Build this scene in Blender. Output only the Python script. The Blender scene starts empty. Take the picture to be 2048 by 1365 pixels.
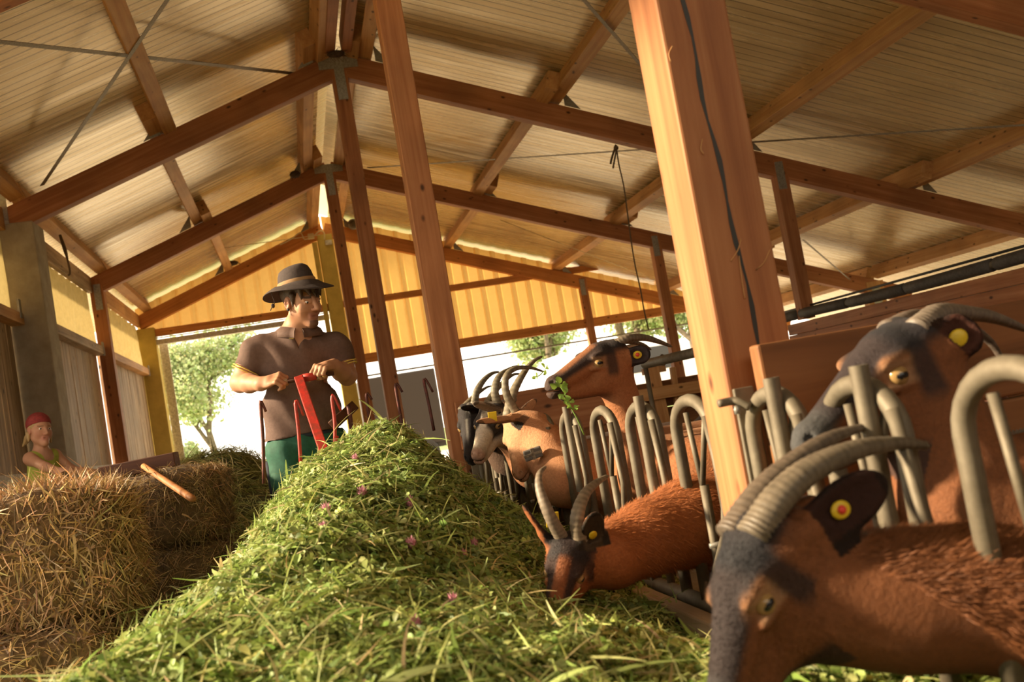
import bpy, bmesh, math, random
import numpy as np
from mathutils import Vector, Matrix

# ------------------------------------------------------------------ camera, sky, sun, exposure
SC = bpy.context.scene
COL = SC.collection
F_PX, YAW, PITCH, ROLL, CAM_H = 2091.67, .2098, .0636, .1721, 1.0
_f0 = np.array([math.sin(YAW), math.cos(YAW), 0.0])
_r0 = np.array([math.cos(YAW), -math.sin(YAW), 0.0])
_u0 = np.array([0.0, 0.0, 1.0])
CF = _f0*math.cos(PITCH) + _u0*math.sin(PITCH)
_u1 = _u0*math.cos(PITCH) - _f0*math.sin(PITCH)
CR = _r0*math.cos(ROLL) - _u1*math.sin(ROLL)
CU = _u1*math.cos(ROLL) + _r0*math.sin(ROLL)
CC = np.array([0.0, 0.0, CAM_H])
cam_data = bpy.data.cameras.new('camera')
cam = bpy.data.objects.new('camera', cam_data)
COL.objects.link(cam)
cam.matrix_world = Matrix(((CR[0], CU[0], -CF[0], 0), (CR[1], CU[1], -CF[1], 0),
                           (CR[2], CU[2], -CF[2], CAM_H), (0, 0, 0, 1)))
cam_data.sensor_width = 36.0
cam_data.lens = F_PX*36.0/2048.0
cam_data.clip_start = .05
cam_data.dof.use_dof = True
cam_data.dof.focus_distance = 4.3
cam_data.dof.aperture_fstop = 5.0
SC.camera = cam

SC.view_settings.view_transform = 'Standard'
SC.view_settings.look = 'None'
SC.view_settings.gamma = 1.0
SC.view_settings.use_curve_mapping = False
SC.view_settings.exposure = 0.60

world = bpy.data.worlds.new('sky')
SC.world = world
world.use_nodes = True
bg = world.node_tree.nodes['Background']
bg.inputs[0].default_value = (1.0, .90, .74, 1)
bg.inputs[1].default_value = 2.2

SUN_AZ, SUN_EL = math.radians(12), math.radians(23)
sun_dir = Vector((-math.cos(SUN_EL)*math.cos(SUN_AZ), math.cos(SUN_EL)*math.sin(SUN_AZ), math.sin(SUN_EL)))
sun_data = bpy.data.lights.new('sun', 'SUN')
sun_data.energy = 8.5
sun_data.color = (1.0, .80, .52)
sun_data.angle = math.radians(3.0)
sun = bpy.data.objects.new('sun', sun_data)
COL.objects.link(sun)
sun.rotation_euler = sun_dir.to_track_quat('Z', 'Y').to_euler()
sun.location = (-8, 2, 6)

rng = np.random.default_rng(7)
random.seed(7)

# ------------------------------------------------------------------ helpers
def ray(px, py):
    return CF + CR*(px - 1024)/F_PX - CU*(py - 682.5)/F_PX
def at(px, py, Y):
    d = ray(px, py); return CC + d*(Y/d[1])
def atx(px, py, X):
    d = ray(px, py); return CC + d*(X/d[0])
def nrm(v):
    v = np.asarray(v, float); return v/np.linalg.norm(v)

def tag(o, label=None, cat=None, group=None, kind=None):
    if label: o['label'] = label
    if cat: o['category'] = cat
    if group: o['group'] = group
    if kind: o['kind'] = kind
    return o
ORG = {}
def empty(name, loc, label=None, cat=None, group=None):
    o = bpy.data.objects.new(name, None)
    o.empty_display_size = .1
    COL.objects.link(o); o.location = Vector(loc)
    ORG[o.name] = np.array(loc, float)
    return tag(o, label, cat, group)

def link_mesh(name, me, mat, parent=None, loc=None, smooth=False):
    """me is in world coordinates; the object's origin goes to loc (top level) or follows its parent's origin"""
    o = bpy.data.objects.new(name, me)
    COL.objects.link(o)
    if mat is not None:
        me.materials.append(mat)
    if parent is not None:
        org = ORG[parent.name]
        o.parent = parent
        ORG[o.name] = org
        me.transform(Matrix.Translation(-Vector(org)))
    else:
        org = np.array(loc if loc is not None else (0, 0, 0), float)
        ORG[o.name] = org
        me.transform(Matrix.Translation(-Vector(org)))
        o.location = Vector(org)
    if smooth:
        me.polygons.foreach_set('use_smooth', np.ones(len(me.polygons), bool))
    return o

def mesh_np(name, V, quads=None, tris=None):
    me = bpy.data.meshes.new(name)
    V = np.ascontiguousarray(V, np.float32)
    nq = 0 if quads is None else len(quads)
    nt = 0 if tris is None else len(tris)
    me.vertices.add(len(V)); me.vertices.foreach_set('co', V.ravel())
    li = []
    if nq: li.append(np.asarray(quads, np.int32).ravel())
    if nt: li.append(np.asarray(tris, np.int32).ravel())
    li = np.concatenate(li)
    me.loops.add(len(li)); me.loops.foreach_set('vertex_index', li)
    me.polygons.add(nq + nt)
    st = np.concatenate([np.arange(nq)*4, nq*4 + np.arange(nt)*3]).astype(np.int32)
    me.polygons.foreach_set('loop_start', st)
    me.update(calc_edges=True)
    me.validate()
    return me

def set_col(me, cols, name='Col'):
    a = me.color_attributes.new(name, 'FLOAT_COLOR', 'POINT')
    c = np.ones((len(me.vertices), 4), np.float32); c[:, :3] = cols
    a.data.foreach_set('color', c.ravel())

class MB:
    def __init__(self): self.v = []; self.f = []
    def add(self, vs, fs):
        n = len(self.v); self.v += [tuple(map(float, p)) for p in vs]
        self.f += [tuple(n + i for i in f) for f in fs]
    def box(self, a, b):
        x0, y0, z0 = a; x1, y1, z1 = b
        self.add([(x0,y0,z0),(x1,y0,z0),(x1,y1,z0),(x0,y1,z0),(x0,y0,z1),(x1,y0,z1),(x1,y1,z1),(x0,y1,z1)],
                 [(0,3,2,1),(4,5,6,7),(0,1,5,4),(1,2,6,5),(2,3,7,6),(3,0,4,7)]); return self
    def obox(self, c, ax, ay, az):
        c, ax, ay, az = (np.asarray(q, float) for q in (c, ax, ay, az))
        vs = [c + sx*ax + sy*ay + sz*az for sz in (-1, 1) for sx, sy in ((-1,-1),(1,-1),(1,1),(-1,1))]
        self.add(vs, [(0,3,2,1),(4,5,6,7),(0,1,5,4),(1,2,6,5),(2,3,7,6),(3,0,4,7)]); return self
    def tube(self, pts, r, seg=10, cap=True, flat=1.0, ref=None):
        pts = [np.asarray(p, float) for p in pts]; n = len(pts)
        rs = r if hasattr(r, '__len__') else [r]*n
        base = len(self.v); ref_v = None if ref is None else nrm(ref)
        prev = None
        for i, p in enumerate(pts):
            t = nrm(pts[min(i+1, n-1)] - pts[max(i-1, 0)])
            if prev is None:
                h = ref_v if ref_v is not None else (np.array([0,0,1.]) if abs(t[2]) < .9 else np.array([1.,0,0]))
            else: h = prev
            a = h - t*(h@t); a = nrm(a) if np.linalg.norm(a) > 1e-6 else nrm(np.cross(t, [.3, .5, .8]))
            prev = a; b = np.cross(t, a)
            for k in range(seg):
                q = 2*math.pi*k/seg
                self.v.append(tuple(p + rs[i]*(a*math.cos(q) + b*math.sin(q)*flat)))
        for i in range(n-1):
            for k in range(seg):
                k2 = (k+1) % seg
                self.f.append((base+i*seg+k, base+i*seg+k2, base+(i+1)*seg+k2, base+(i+1)*seg+k))
        if cap:
            self.f.append(tuple(base+k for k in reversed(range(seg))))
            self.f.append(tuple(base+(n-1)*seg+k for k in range(seg)))
        return self
    def sphere(self, c, r, nu=14, nv=9, axes=None):
        c = np.asarray(c, float); r = np.asarray(r if hasattr(r, '__len__') else [r]*3, float)
        A = np.eye(3) if axes is None else np.asarray(axes, float)
        base = len(self.v)
        vs = [c + A[2]*r[2]]
        for j in range(1, nv):
            th = math.pi*j/nv
            for i in range(nu):
                ph = 2*math.pi*i/nu
                vs.append(c + A[0]*r[0]*math.sin(th)*math.cos(ph) + A[1]*r[1]*math.sin(th)*math.sin(ph) + A[2]*r[2]*math.cos(th))
        vs.append(c - A[2]*r[2])
        fs = [(0, 1+i, 1+(i+1) % nu) for i in range(nu)]
        for j in range(nv-2):
            for i in range(nu):
                a = 1+j*nu+i; b = 1+j*nu+(i+1) % nu
                fs.append((a, a+nu, b+nu, b))
        l = 1+(nv-1)*nu
        fs += [(l, l-nu+(i+1) % nu, l-nu+i) for i in range(nu)]
        self.add(vs, fs); return self
    def build(self, name, mat, parent=None, loc=None, smooth=False, bevel=0):
        me = bpy.data.meshes.new(name)
        me.from_pydata(self.v, [], self.f); me.update()
        o = link_mesh(name, me, mat, parent, loc, smooth)
        if bevel:
            m = o.modifiers.new('bevel', 'BEVEL'); m.width = bevel; m.segments = 2; m.limit_method = 'ANGLE'
        return o

def smooth_path(pts, n=8):
    """Catmull-Rom through the points"""
    P = [np.asarray(p, float) for p in pts]
    P = [2*P[0]-P[1]] + P + [2*P[-1]-P[-2]]
    out = []
    for i in range(1, len(P)-2):
        for k in range(n):
            t = k/n
            out.append(.5*((2*P[i]) + (-P[i-1]+P[i+1])*t + (2*P[i-1]-5*P[i]+4*P[i+1]-P[i+2])*t*t + (-P[i-1]+3*P[i]-3*P[i+1]+P[i+2])*t**3))
    out.append(P[-2]); return out

# ------------------------------------------------------------------ materials
def new_mat(name):
    m = bpy.data.materials.new(name); m.use_nodes = True
    nt = m.node_tree; b = nt.nodes['Principled BSDF']
    return m, nt, b
def node(nt, typ, **kw):
    n = nt.nodes.new(typ)
    for k, v in kw.items(): setattr(n, k, v)
    return n
def ramp(nt, stops):
    r = nt.nodes.new('ShaderNodeValToRGB'); e = r.color_ramp.elements
    while len(e) < len(stops): e.new(.5)
    for i, (p, c) in enumerate(stops):
        e[i].position = p; e[i].color = (*c, 1) if len(c) == 3 else c
    return r
def mix_rgb(nt, a, b, fac, mode='MIX'):
    m = node(nt, 'ShaderNodeMix', data_type='RGBA', blend_type=mode)
    for sock, val in ((m.inputs[0], fac), (m.inputs[6], a), (m.inputs[7], b)):
        if hasattr(val, 'is_linked') or isinstance(val, bpy.types.NodeSocket): nt.links.new(val, sock)
        else: sock.default_value = val if not isinstance(val, tuple) else (*val, 1)[:4]
    return m.outputs[2]
def bump(nt, b, h, strength=.3, dist=.01):
    n = node(nt, 'ShaderNodeBump'); n.inputs['Strength'].default_value = strength; n.inputs['Distance'].default_value = dist
    nt.links.new(h, n.inputs['Height']); nt.links.new(n.outputs[0], b.inputs['Normal'])

def mat_plain(name, col, rough=.6, metal=0.0, noise=0.0, nscale=20.0, dark=None, bumpy=0.0, spec=None):
    m, nt, b = new_mat(name)
    b.inputs['Roughness'].default_value = rough; b.inputs['Metallic'].default_value = metal
    if spec is not None: b.inputs['Specular IOR Level'].default_value = spec
    if noise or dark or bumpy:
        tc = node(nt, 'ShaderNodeTexCoord'); nz = node(nt, 'ShaderNodeTexNoise')
        nz.inputs['Scale'].default_value = nscale; nz.inputs['Detail'].default_value = 5; nz.inputs['Roughness'].default_value = .65
        nt.links.new(tc.outputs['Object'], nz.inputs['Vector'])
        dk = dark or tuple(c*(1-noise) for c in col)
        r = ramp(nt, [(.35, dk), (.65, col)]); nt.links.new(nz.outputs[0], r.inputs[0])
        nt.links.new(r.outputs[0], b.inputs['Base Color'])
        if bumpy: bump(nt, b, nz.outputs[0], bumpy, .01)
    else:
        b.inputs['Base Color'].default_value = (*col, 1)
    return m

def mat_wood(name, light, mid, dark, knots=True, rough=.62, across=22.0, crack=False):
    """grain along the object's own X axis"""
    m, nt, b = new_mat(name)
    tc = node(nt, 'ShaderNodeTexCoord'); oi = node(nt, 'ShaderNodeObjectInfo')
    off = node(nt, 'ShaderNodeVectorMath', operation='MULTIPLY_ADD')
    cmb = node(nt, 'ShaderNodeCombineXYZ')
    for i in range(3): nt.links.new(oi.outputs['Random'], cmb.inputs[i])
    nt.links.new(cmb.outputs[0], off.inputs[0]); off.inputs[1].default_value = (37, 53, 71)
    nt.links.new(tc.outputs['Object'], off.inputs[2])
    mp = node(nt, 'ShaderNodeMapping'); mp.inputs['Scale'].default_value = (.9, across, across)
    nt.links.new(off.outputs[0], mp.inputs['Vector'])
    nz = node(nt, 'ShaderNodeTexNoise'); nz.inputs['Scale'].default_value = 1.0; nz.inputs['Detail'].default_value = 7; nz.inputs['Roughness'].default_value = .6
    nz.inputs['Distortion'].default_value = .6
    nt.links.new(mp.outputs[0], nz.inputs['Vector'])
    r = ramp(nt, [(.28, dark), (.5, mid), (.75, light)]); nt.links.new(nz.outputs[0], r.inputs[0])
    colr = r.outputs[0]
    if knots:
        mk = node(nt, 'ShaderNodeMapping'); mk.inputs['Scale'].default_value = (4.6, 8.5, 8.5)
        nt.links.new(off.outputs[0], mk.inputs['Vector'])
        vo = node(nt, 'ShaderNodeTexVoronoi'); vo.inputs['Scale'].default_value = 1.0; nt.links.new(mk.outputs[0], vo.inputs['Vector'])
        kr = ramp(nt, [(.06, (1, 1, 1)), (.15, (0, 0, 0))]); nt.links.new(vo.outputs['Distance'], kr.inputs[0])
        colr = mix_rgb(nt, colr, tuple(c*.28 for c in dark), kr.outputs[0])
    # weathered patches of the timber
    n2 = node(nt, 'ShaderNodeTexNoise'); n2.inputs['Scale'].default_value = 1.6; n2.inputs['Detail'].default_value = 4
    nt.links.new(off.outputs[0], n2.inputs['Vector'])
    r2 = ramp(nt, [(.35, (.72, .72, .72)), (.65, (1, 1, 1))]); nt.links.new(n2.outputs[0], r2.inputs[0])
    colr = mix_rgb(nt, colr, r2.outputs[0], 1.0, 'MULTIPLY')
    nt.links.new(colr, b.inputs['Base Color'])
    b.inputs['Roughness'].default_value = rough
    b.inputs['Specular IOR Level'].default_value = .3
    bump(nt, b, nz.outputs[0], .25, .004)
    return m

def mat_attr(name, rough=.6, transl=0.0, var=0.0, nscale=60.0, spec=.3, bumpy=0.0, sheen=0.0, stretch=None):
    """colour from the mesh's own colour attribute, with noise variation"""
    m, nt, b = new_mat(name)
    a = node(nt, 'ShaderNodeAttribute', attribute_name='Col')
    col = a.outputs['Color']
    if var or bumpy:
        tc = node(nt, 'ShaderNodeTexCoord'); nz = node(nt, 'ShaderNodeTexNoise')
        nz.inputs['Scale'].default_value = nscale; nz.inputs['Detail'].default_value = 5; nz.inputs['Roughness'].default_value = .7
        if stretch:
            mp = node(nt, 'ShaderNodeMapping'); mp.inputs['Scale'].default_value = stretch
            nt.links.new(tc.outputs['Object'], mp.inputs['Vector']); nt.links.new(mp.outputs[0], nz.inputs['Vector'])
        else: nt.links.new(tc.outputs['Object'], nz.inputs['Vector'])
        r = ramp(nt, [(.3, (1-var,)*3), (.7, (1+var,)*3)]); nt.links.new(nz.outputs[0], r.inputs[0])
        col = mix_rgb(nt, col, r.outputs[0], 1.0, 'MULTIPLY')
        if bumpy: bump(nt, b, nz.outputs[0], bumpy, .01)
    nt.links.new(col, b.inputs['Base Color'])
    b.inputs['Roughness'].default_value = rough
    b.inputs['Specular IOR Level'].default_value = spec
    if sheen: b.inputs['Sheen Weight'].default_value = sheen
    if transl:
        t = node(nt, 'ShaderNodeBsdfTranslucent'); nt.links.new(col, t.inputs[0])
        mx = node(nt, 'ShaderNodeMixShader'); mx.inputs[0].default_value = transl
        nt.links.new(b.outputs[0], mx.inputs[1]); nt.links.new(t.outputs[0], mx.inputs[2])
        nt.links.new(mx.outputs[0], nt.nodes['Material Output'].inputs[0])
    return m

def add_transl(m, col, fac):
    nt = m.node_tree; b = nt.nodes['Principled BSDF']
    t = node(nt, 'ShaderNodeBsdfTranslucent'); t.inputs[0].default_value = (*col, 1)
    mx = node(nt, 'ShaderNodeMixShader'); mx.inputs[0].default_value = fac
    nt.links.new(b.outputs[0], mx.inputs[1]); nt.links.new(t.outputs[0], mx.inputs[2])
    nt.links.new(mx.outputs[0], nt.nodes['Material Output'].inputs[0])
    return m

M = {}
M['timber'] = mat_wood('spruce_timber', (.58, .265, .115), (.45, .178, .072), (.31, .112, .044))
M['timber_pale'] = mat_wood('pale_spruce', (.74, .44, .20), (.62, .33, .13), (.48, .22, .08))
M['plank'] = mat_wood('brown_plank', (.36, .16, .06), (.25, .10, .036), (.13, .05, .018), across=12)
M['grey_board'] = mat_wood('weathered_board', (.62, .47, .30), (.42, .29, .17), (.20, .13, .075), knots=True, across=16)
M['dark_wood'] = mat_wood('stained_wood', (.17, .065, .032), (.115, .043, .022), (.06, .022, .012), knots=False)
M['handle_wood'] = mat_wood('handle_wood', (.55, .24, .08), (.42, .17, .055), (.28, .10, .03), knots=False)
M['steel'] = mat_plain('galvanised_steel', (.20, .168, .12), .62, .35, dark=(.13, .105, .072), nscale=14, bumpy=.1)
M['zinc'] = mat_plain('zinc_plate', (.42, .40, .36), .5, .6, dark=(.27, .255, .22), nscale=45)
M['strap'] = mat_plain('perforated_steel', (.36, .31, .24), .55, .5, dark=(.16, .13, .10), nscale=90)
M['concrete'] = mat_plain('concrete', (.40, .34, .24), .85, dark=(.29, .24, .165), nscale=5, bumpy=.2)
M['yellow_conc'] = mat_plain('yellow_painted_concrete', (.66, .50, .12), .75, dark=(.52, .38, .085), nscale=4, bumpy=.12)
M['white_wash'] = mat_plain('whitewash', (.78, .74, .66), .8, dark=(.46, .42, .35), nscale=30, bumpy=.2)
M['floor'] = mat_plain('light_bounce_floor', (.52, .43, .28), .9, dark=(.36, .28, .17), nscale=3, bumpy=.2)  # pale base colour, raised to bounce more light up to the rafters
M['red_paint'] = mat_plain('worn_red_paint', (.62, .035, .025), .4, 0, dark=(.28, .045, .03), nscale=38, bumpy=.1)
M['rust'] = mat_plain('rusty_rod', (.15, .035, .028), .6, .3, dark=(.07, .03, .022), nscale=60)
M['lit_timber'] = mat_wood('bounce_lit_timber', (.80, .36, .11), (.68, .27, .075), (.50, .18, .05))  # timber with the bounce light on the gable beams put into its colour
M['black'] = mat_plain('black_rubber', (.03, .028, .026), .55)
M['insul'] = mat_plain('grey_foam_insulation', (.085, .075, .07), .7, dark=(.05, .045, .042), nscale=40, bumpy=.2)
M['string'] = mat_plain('brown_twine', (.13, .085, .05), .9)
M['yellow_tag'] = add_transl(mat_plain('yellow_plastic', (.86, .62, .03), .4), (.9, .65, .05), .2)
M['red_tag'] = mat_plain('red_plastic', (.72, .05, .03), .4)
M['white_cable'] = mat_plain('cream_cable', (.72, .62, .36), .6)
# ------------------------------------------------------------------ the barn
XR = .944; SL = .358; ZR = 4.906           # ridge x, rafter slope, rafter top at the ridge
Y_Y, Y_Z, Y_A, Y_B, Y_C = 2.03, 6.34, 10.54, 14.74, 18.94
def raft(x): return ZR - SL*abs(x - XR)

def timber(name, p0, p1, w, h, mat, parent=None, up=(0, 0, 1), bevel=.006, ends=None):
    """a squared timber from p0 to p1 along its centre line; its own X axis runs along the grain"""
    p0, p1 = np.asarray(p0, float), np.asarray(p1, float)
    L = np.linalg.norm(p1 - p0); ax = (p1-p0)/L
    az = np.asarray(up, float); az = nrm(az - ax*(az@ax)); ay = np.cross(az, ax)
    mb = MB().box((0, -w/2, -h/2), (L, w/2, h/2))
    me = bpy.data.meshes.new(name); me.from_pydata(mb.v, [], mb.f); me.update(); me.materials.append(mat)
    o = bpy.data.objects.new(name, me); COL.objects.link(o)
    mw = Matrix(((ax[0], ay[0], az[0], p0[0]), (ax[1], ay[1], az[1], p0[1]), (ax[2], ay[2], az[2], p0[2]), (0, 0, 0, 1)))
    if parent is not None:
        o.parent = parent
        o.matrix_local = parent.matrix_basis.inverted() @ mw if parent.type != 'EMPTY' else Matrix.Translation(-Vector(ORG[parent.name])) @ mw
    else:
        o.matrix_basis = mw
    ORG[o.name] = p0
    if bevel:
        m = o.modifiers.new('bevel', 'BEVEL'); m.width = bevel; m.segments = 2; m.limit_method = 'ANGLE'
    return o
def child_of_timber(o, mb, name, mat, bevel=0, smooth=False):
    """mb is in world coordinates"""
    me = bpy.data.meshes.new(name); me.from_pydata(mb.v, [], mb.f); me.update(); me.materials.append(mat)
    c = bpy.data.objects.new(name, me); COL.objects.link(c); c.parent = o
    me.transform(o.matrix_basis.inverted())
    if smooth: me.polygons.foreach_set('use_smooth', np.ones(len(me.polygons), bool))
    if bevel:
        m = c.modifiers.new('bevel', 'BEVEL'); m.width = bevel; m.segments = 2; m.limit_method = 'ANGLE'
    return c

# roof skin: ribbed sandwich panels, seen from below
def roof_mat():
    m, nt, b = new_mat('ribbed_roof_panel')
    tc = node(nt, 'ShaderNodeTexCoord'); sep = node(nt, 'ShaderNodeSeparateXYZ'); nt.links.new(tc.outputs['Object'], sep.inputs[0])
    def saw(period, lo, hi):
        d = node(nt, 'ShaderNodeMath', operation='DIVIDE'); nt.links.new(sep.outputs[1], d.inputs[0]); d.inputs[1].default_value = period
        f = node(nt, 'ShaderNodeMath', operation='FRACT'); nt.links.new(d.outputs[0], f.inputs[0])
        r = ramp(nt, [(lo, (1, 1, 1)), (hi, (0, 0, 0))]); nt.links.new(f.outputs[0], r.inputs[0]); return r.outputs[0]
    fine = saw(.112, .075, .14); seam = saw(1.035, .010, .018)
    mp = node(nt, 'ShaderNodeMapping'); mp.inputs['Scale'].default_value = (.5, 6, .5); nt.links.new(tc.outputs['Object'], mp.inputs['Vector'])
    nz = node(nt, 'ShaderNodeTexNoise'); nz.inputs['Scale'].default_value = 1.6; nz.inputs['Detail'].default_value = 6; nt.links.new(mp.outputs[0], nz.inputs['Vector'])
    r = ramp(nt, [(.3, (.47, .36, .20)), (.7, (.66, .52, .30))]); nt.links.new(nz.outputs[0], r.inputs[0])
    c = mix_rgb(nt, r.outputs[0], (.07, .045, .028), fine)
    c = mix_rgb(nt, c, (.72, .62, .42), seam)
    nt.links.new(c, b.inputs['Base Color'])
    b.inputs['Roughness'].default_value = .33; b.inputs['Metallic'].default_value = .38
    rr = ramp(nt, [(.3, (.17,)*3), (.7, (.36,)*3)]); nt.links.new(nz.outputs[0], rr.inputs[0]); nt.links.new(rr.outputs[0], b.inputs['Roughness'])
    bump(nt, b, fine, -.35, .006)
    t = node(nt, 'ShaderNodeBsdfTranslucent'); t.inputs[0].default_value = (.95, .70, .34, 1)
    mx = node(nt, 'ShaderNodeMixShader'); mx.inputs[0].default_value = .06
    nt.links.new(b.outputs[0], mx.inputs[1]); nt.links.new(t.outputs[0], mx.inputs[2])
    nt.links.new(mx.outputs[0], nt.nodes['Material Output'].inputs[0])
    return m
M['roof'] = roof_mat()
PU = .20                                   # purlin depth: the skin lies on the purlins
RY0, RY1 = -3.5, 19.6
XL_E, XR_E = -3.3, 10.6
for nm, xe in (('ceiling_left', XL_E), ('ceiling_right', XR_E)):
    x0, z0 = XR + (-.14 if xe < XR else .14), raft(XR + .14) + PU + .012
    z1 = raft(xe) + PU + .012
    mb = MB(); n = 12
    for k in range(2):
        for i in range(n+1):
            for y in (RY0, RY1):
                t = i/n; mb.v.append((x0+(xe-x0)*t, y, z0+(z1-z0)*t + k*.05))
    N = (n+1)*2
    for i in range(n):
        a = i*2; mb.f.append((a, a+1, a+3, a+2)); mb.f.append((N+a, N+a+2, N+a+3, N+a+1))
    mb.f += [(0, N, N+1, 1), (N-2, N-1, 2*N-1, 2*N-2)]
    for j in (0, 1):
        for i in range(n):
            a = i*2+j; mb.f.append((a, a+2, N+a+2, N+a) if j == 0 else (a, N+a, N+a+2, a+2))
    tag(mb.build(nm, M['roof']), kind='structure')
M['ridge'] = add_transl(mat_plain('clear_ridge_sheet', (.75, .70, .52), .35), (1, .9, .55), .45)
mb = MB()
for k, (dx, dz) in enumerate(((-.2, -.02), (0, .075), (.2, -.02))):
    for y in (17.3, RY1): mb.v.append((XR+dx, y, raft(XR+.14)+PU+.075+dz))
mb.f = [(0, 1, 3, 2), (2, 3, 5, 4)]
tag(mb.build('trim_1', M['ridge']), kind='structure')
mb = MB()
for k, (dx, dz) in enumerate(((-.2, -.02), (0, .075), (.2, -.02))):
    for y in (RY0, 17.3): mb.v.append((XR+dx, y, raft(XR+.14)+PU+.075+dz))
mb.f = [(0, 1, 3, 2), (2, 3, 5, 4)]
tag(mb.build('trim_5', M['roof']), kind='structure')

# purlins, one per bay, lapped over each rafter
PURL = {'left': -.89, 'ridge left': .70, 'ridge right': 1.19, 'first right': 3.11, 'second right': 5.09, 'third right': 7.12, 'right eave': 9.0, 'left eave': -2.30}
place = {'left': 'half way down the left slope', 'ridge left': 'on the left side of the ridge', 'ridge right': 'on the right side of the ridge',
         'first right': 'nearest the ridge on the right slope', 'second right': 'second right of the ridge',
         'third right': 'third right of the ridge', 'right eave': 'at the low right eave', 'left eave': 'along the left eave'}
bays = [(-1.0, Y_Z, 'overhead before the first rafters'), (Y_Z, Y_A, 'in the front roof bay'), (Y_A, Y_B, 'in the middle roof bay'), (Y_B, Y_C, 'in the roof bay by the gable')]
for key, xp in PURL.items():
    for bi, (y0, y1, btxt) in enumerate(bays):
        if bi == 0: continue
        off = .07 if bi % 2 else -.07
        if key.startswith('ridge'): off = (.07 if bi % 2 else -.07)
        if key.endswith('eave'): off = 0
        x = xp + off*(1 if not key.endswith('eave') else 0)
        z = raft(xp) + PU/2 + .002 + (0 if not key.endswith('eave') else 0)
        e = .45 if not key.endswith('eave') else -.06
        up = (SL if xp < XR else -SL, 0, 1)
        up = (-SL, 0, 1) if xp < XR else (SL, 0, 1)
        o = timber('purlin', (x, y0 - e, z), (x, y1 + (e if y1 < Y_C else .55), z), .135, PU-.012, M['timber_pale'], up=up)
        if not key.endswith('eave'):
            sd = -1 if xp < XR else 1; xa = x + sd*.07; ya = y1 - .006; za = raft(xa)+.004; zb_ = raft(xa+sd*.17)+.004
            gm = MB(); gm.add([(xa, ya, za), (xa+sd*.17, ya, zb_), (xa, ya, za+.17), (xa, ya+.004, za), (xa+sd*.17, ya+.004, zb_), (xa, ya+.004, za+.17)], [(0, 1, 2), (5, 4, 3), (0, 3, 4, 1), (1, 4, 5, 2), (2, 5, 3, 0)])
            child_of_timber(o, gm, 'anchor_plate', M['zinc'])
        tag(o, 'roof purlin %s, %s' % (place[key], btxt), 'purlin', 'roof purlins')

for xx, ex in ((.865, 10.35), (1.03, 10.35)):
    o = timber('purlin', (xx, Y_Z-.4, raft(xx)+PU/2-.06), (xx, ex, raft(xx)+PU/2-.06), .10, PU-.012, M['timber'])
    tag(o, 'inner ridge timber %s of the apex seam in the front roof bay' % ('left' if xx < XR else 'right'), 'purlin', 'roof purlins')
# rafters: two per frame, ridge posts under the ridge
TH = .236
def rafter(side, y, xe, label, w=.14, mat='timber'):
    s = -1 if side == 'l' else 1
    k = 1/math.sqrt(1+SL*SL)
    p0 = np.array([XR + s*.012, y + .005 + w/2, ZR - TH/(2*k)]); p1 = np.array([xe, y + .005 + w/2, raft(xe) - TH/(2*k)])
    o = timber('rafter', p0, p1, w, TH, M[mat], up=(0, 0, 1))
    return tag(o, label, 'rafter', 'barn rafters')
rafter('r', Y_Z, 9.6, 'dark red-brown rafter crossing the top right corner, nearest of the rafters')
rafter('l', Y_Z, -2.6, 'rafter of the nearest frame left of the ridge, above the front of the alley')
rafter('l', Y_A, -2.42, 'long brown rafter from the front concrete post up to the ridge')
rafter('r', Y_A, 9.6, 'long brown rafter right of the ridge behind the big cracked post')
rafter('l', Y_B, -2.42, 'left rafter of the second frame above the orange wall post')
rafter('r', Y_B, 9.6, 'right rafter of the second frame, carried by the middle slim post')
rafter('l', Y_C, -2.46, 'left rafter in front of the corrugated gable, above the doorway', mat='lit_timber')
rafter('r', Y_C, 9.6, 'right rafter in front of the corrugated gable', mat='lit_timber')

PW = .158
def plate(o, x, y, z0, z1, w=.11):
    return child_of_timber(o, MB().box((x-w/2, y-.006, z0), (x+w/2, y+.004, z1)), 'nail_plate', M['zinc'])
def ridge_post(y, z0, label, w=PW):
    o = timber('ridge_post', (XR, y+PW/2, z0), (XR, y+PW/2, ZR-.20), w, PW, M['timber'], up=(0, -1, 0))
    tag(o, label, 'post', 'posts under the ridge')
    plate(o, XR, y, ZR-.50, ZR-.14, .10)
    mb = MB().box((XR-.2, y-.005, ZR-.17), (XR+.2, y+.004, ZR-.05))
    child_of_timber(o, mb, 'gusset_plate', M['zinc'])
    return o
py = ridge_post(Y_Y, 0, 'thick timber post with a long crack beside the feed fence, nearest of the posts')
# the long drying crack in the near post
cr = []
for i in range(80):
    z = .9 + i*.045
    cr.append((XR + .006*math.sin(z*5.1) + .003*math.sin(z*23) + .012 - .032*min(1, max(0, (z-1.05)/.5)), z))
mb = MB()
for i, (x, z) in enumerate(cr):
    w = .0042 + .0018*math.sin(i*1.7)
    mb.v += [(x-w, Y_Y-.0012, z), (x+w, Y_Y-.0012, z)]
for i in range(len(cr)-1): mb.f.append((2*i, 2*i+1, 2*i+3, 2*i+2))
child_of_timber(py, mb, 'crack', M['black'])
for pts in (((1482, 478), (1476, 500), (1462, 522)), ((1540, 500), (1528, 525), (1512, 540)), ((1405, 278), (1402, 298), (1408, 308)), ((1345, 92), (1338, 108), (1342, 124)), ((1478, 512), (1484, 560), (1490, 598))):
    child_of_timber(py, MB().tube(smooth_path([at(x, y, Y_Y-.004) for x, y in pts], 4), .0012, 5), 'splinter', M['timber_pale'], smooth=True)
pz = ridge_post(Y_Z, 0, 'timber ridge post right of the farmer with a plank nailed to its foot')
pa = ridge_post(Y_A, 0, 'ridge post of the second frame, between the two other timber ridge posts')
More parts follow.
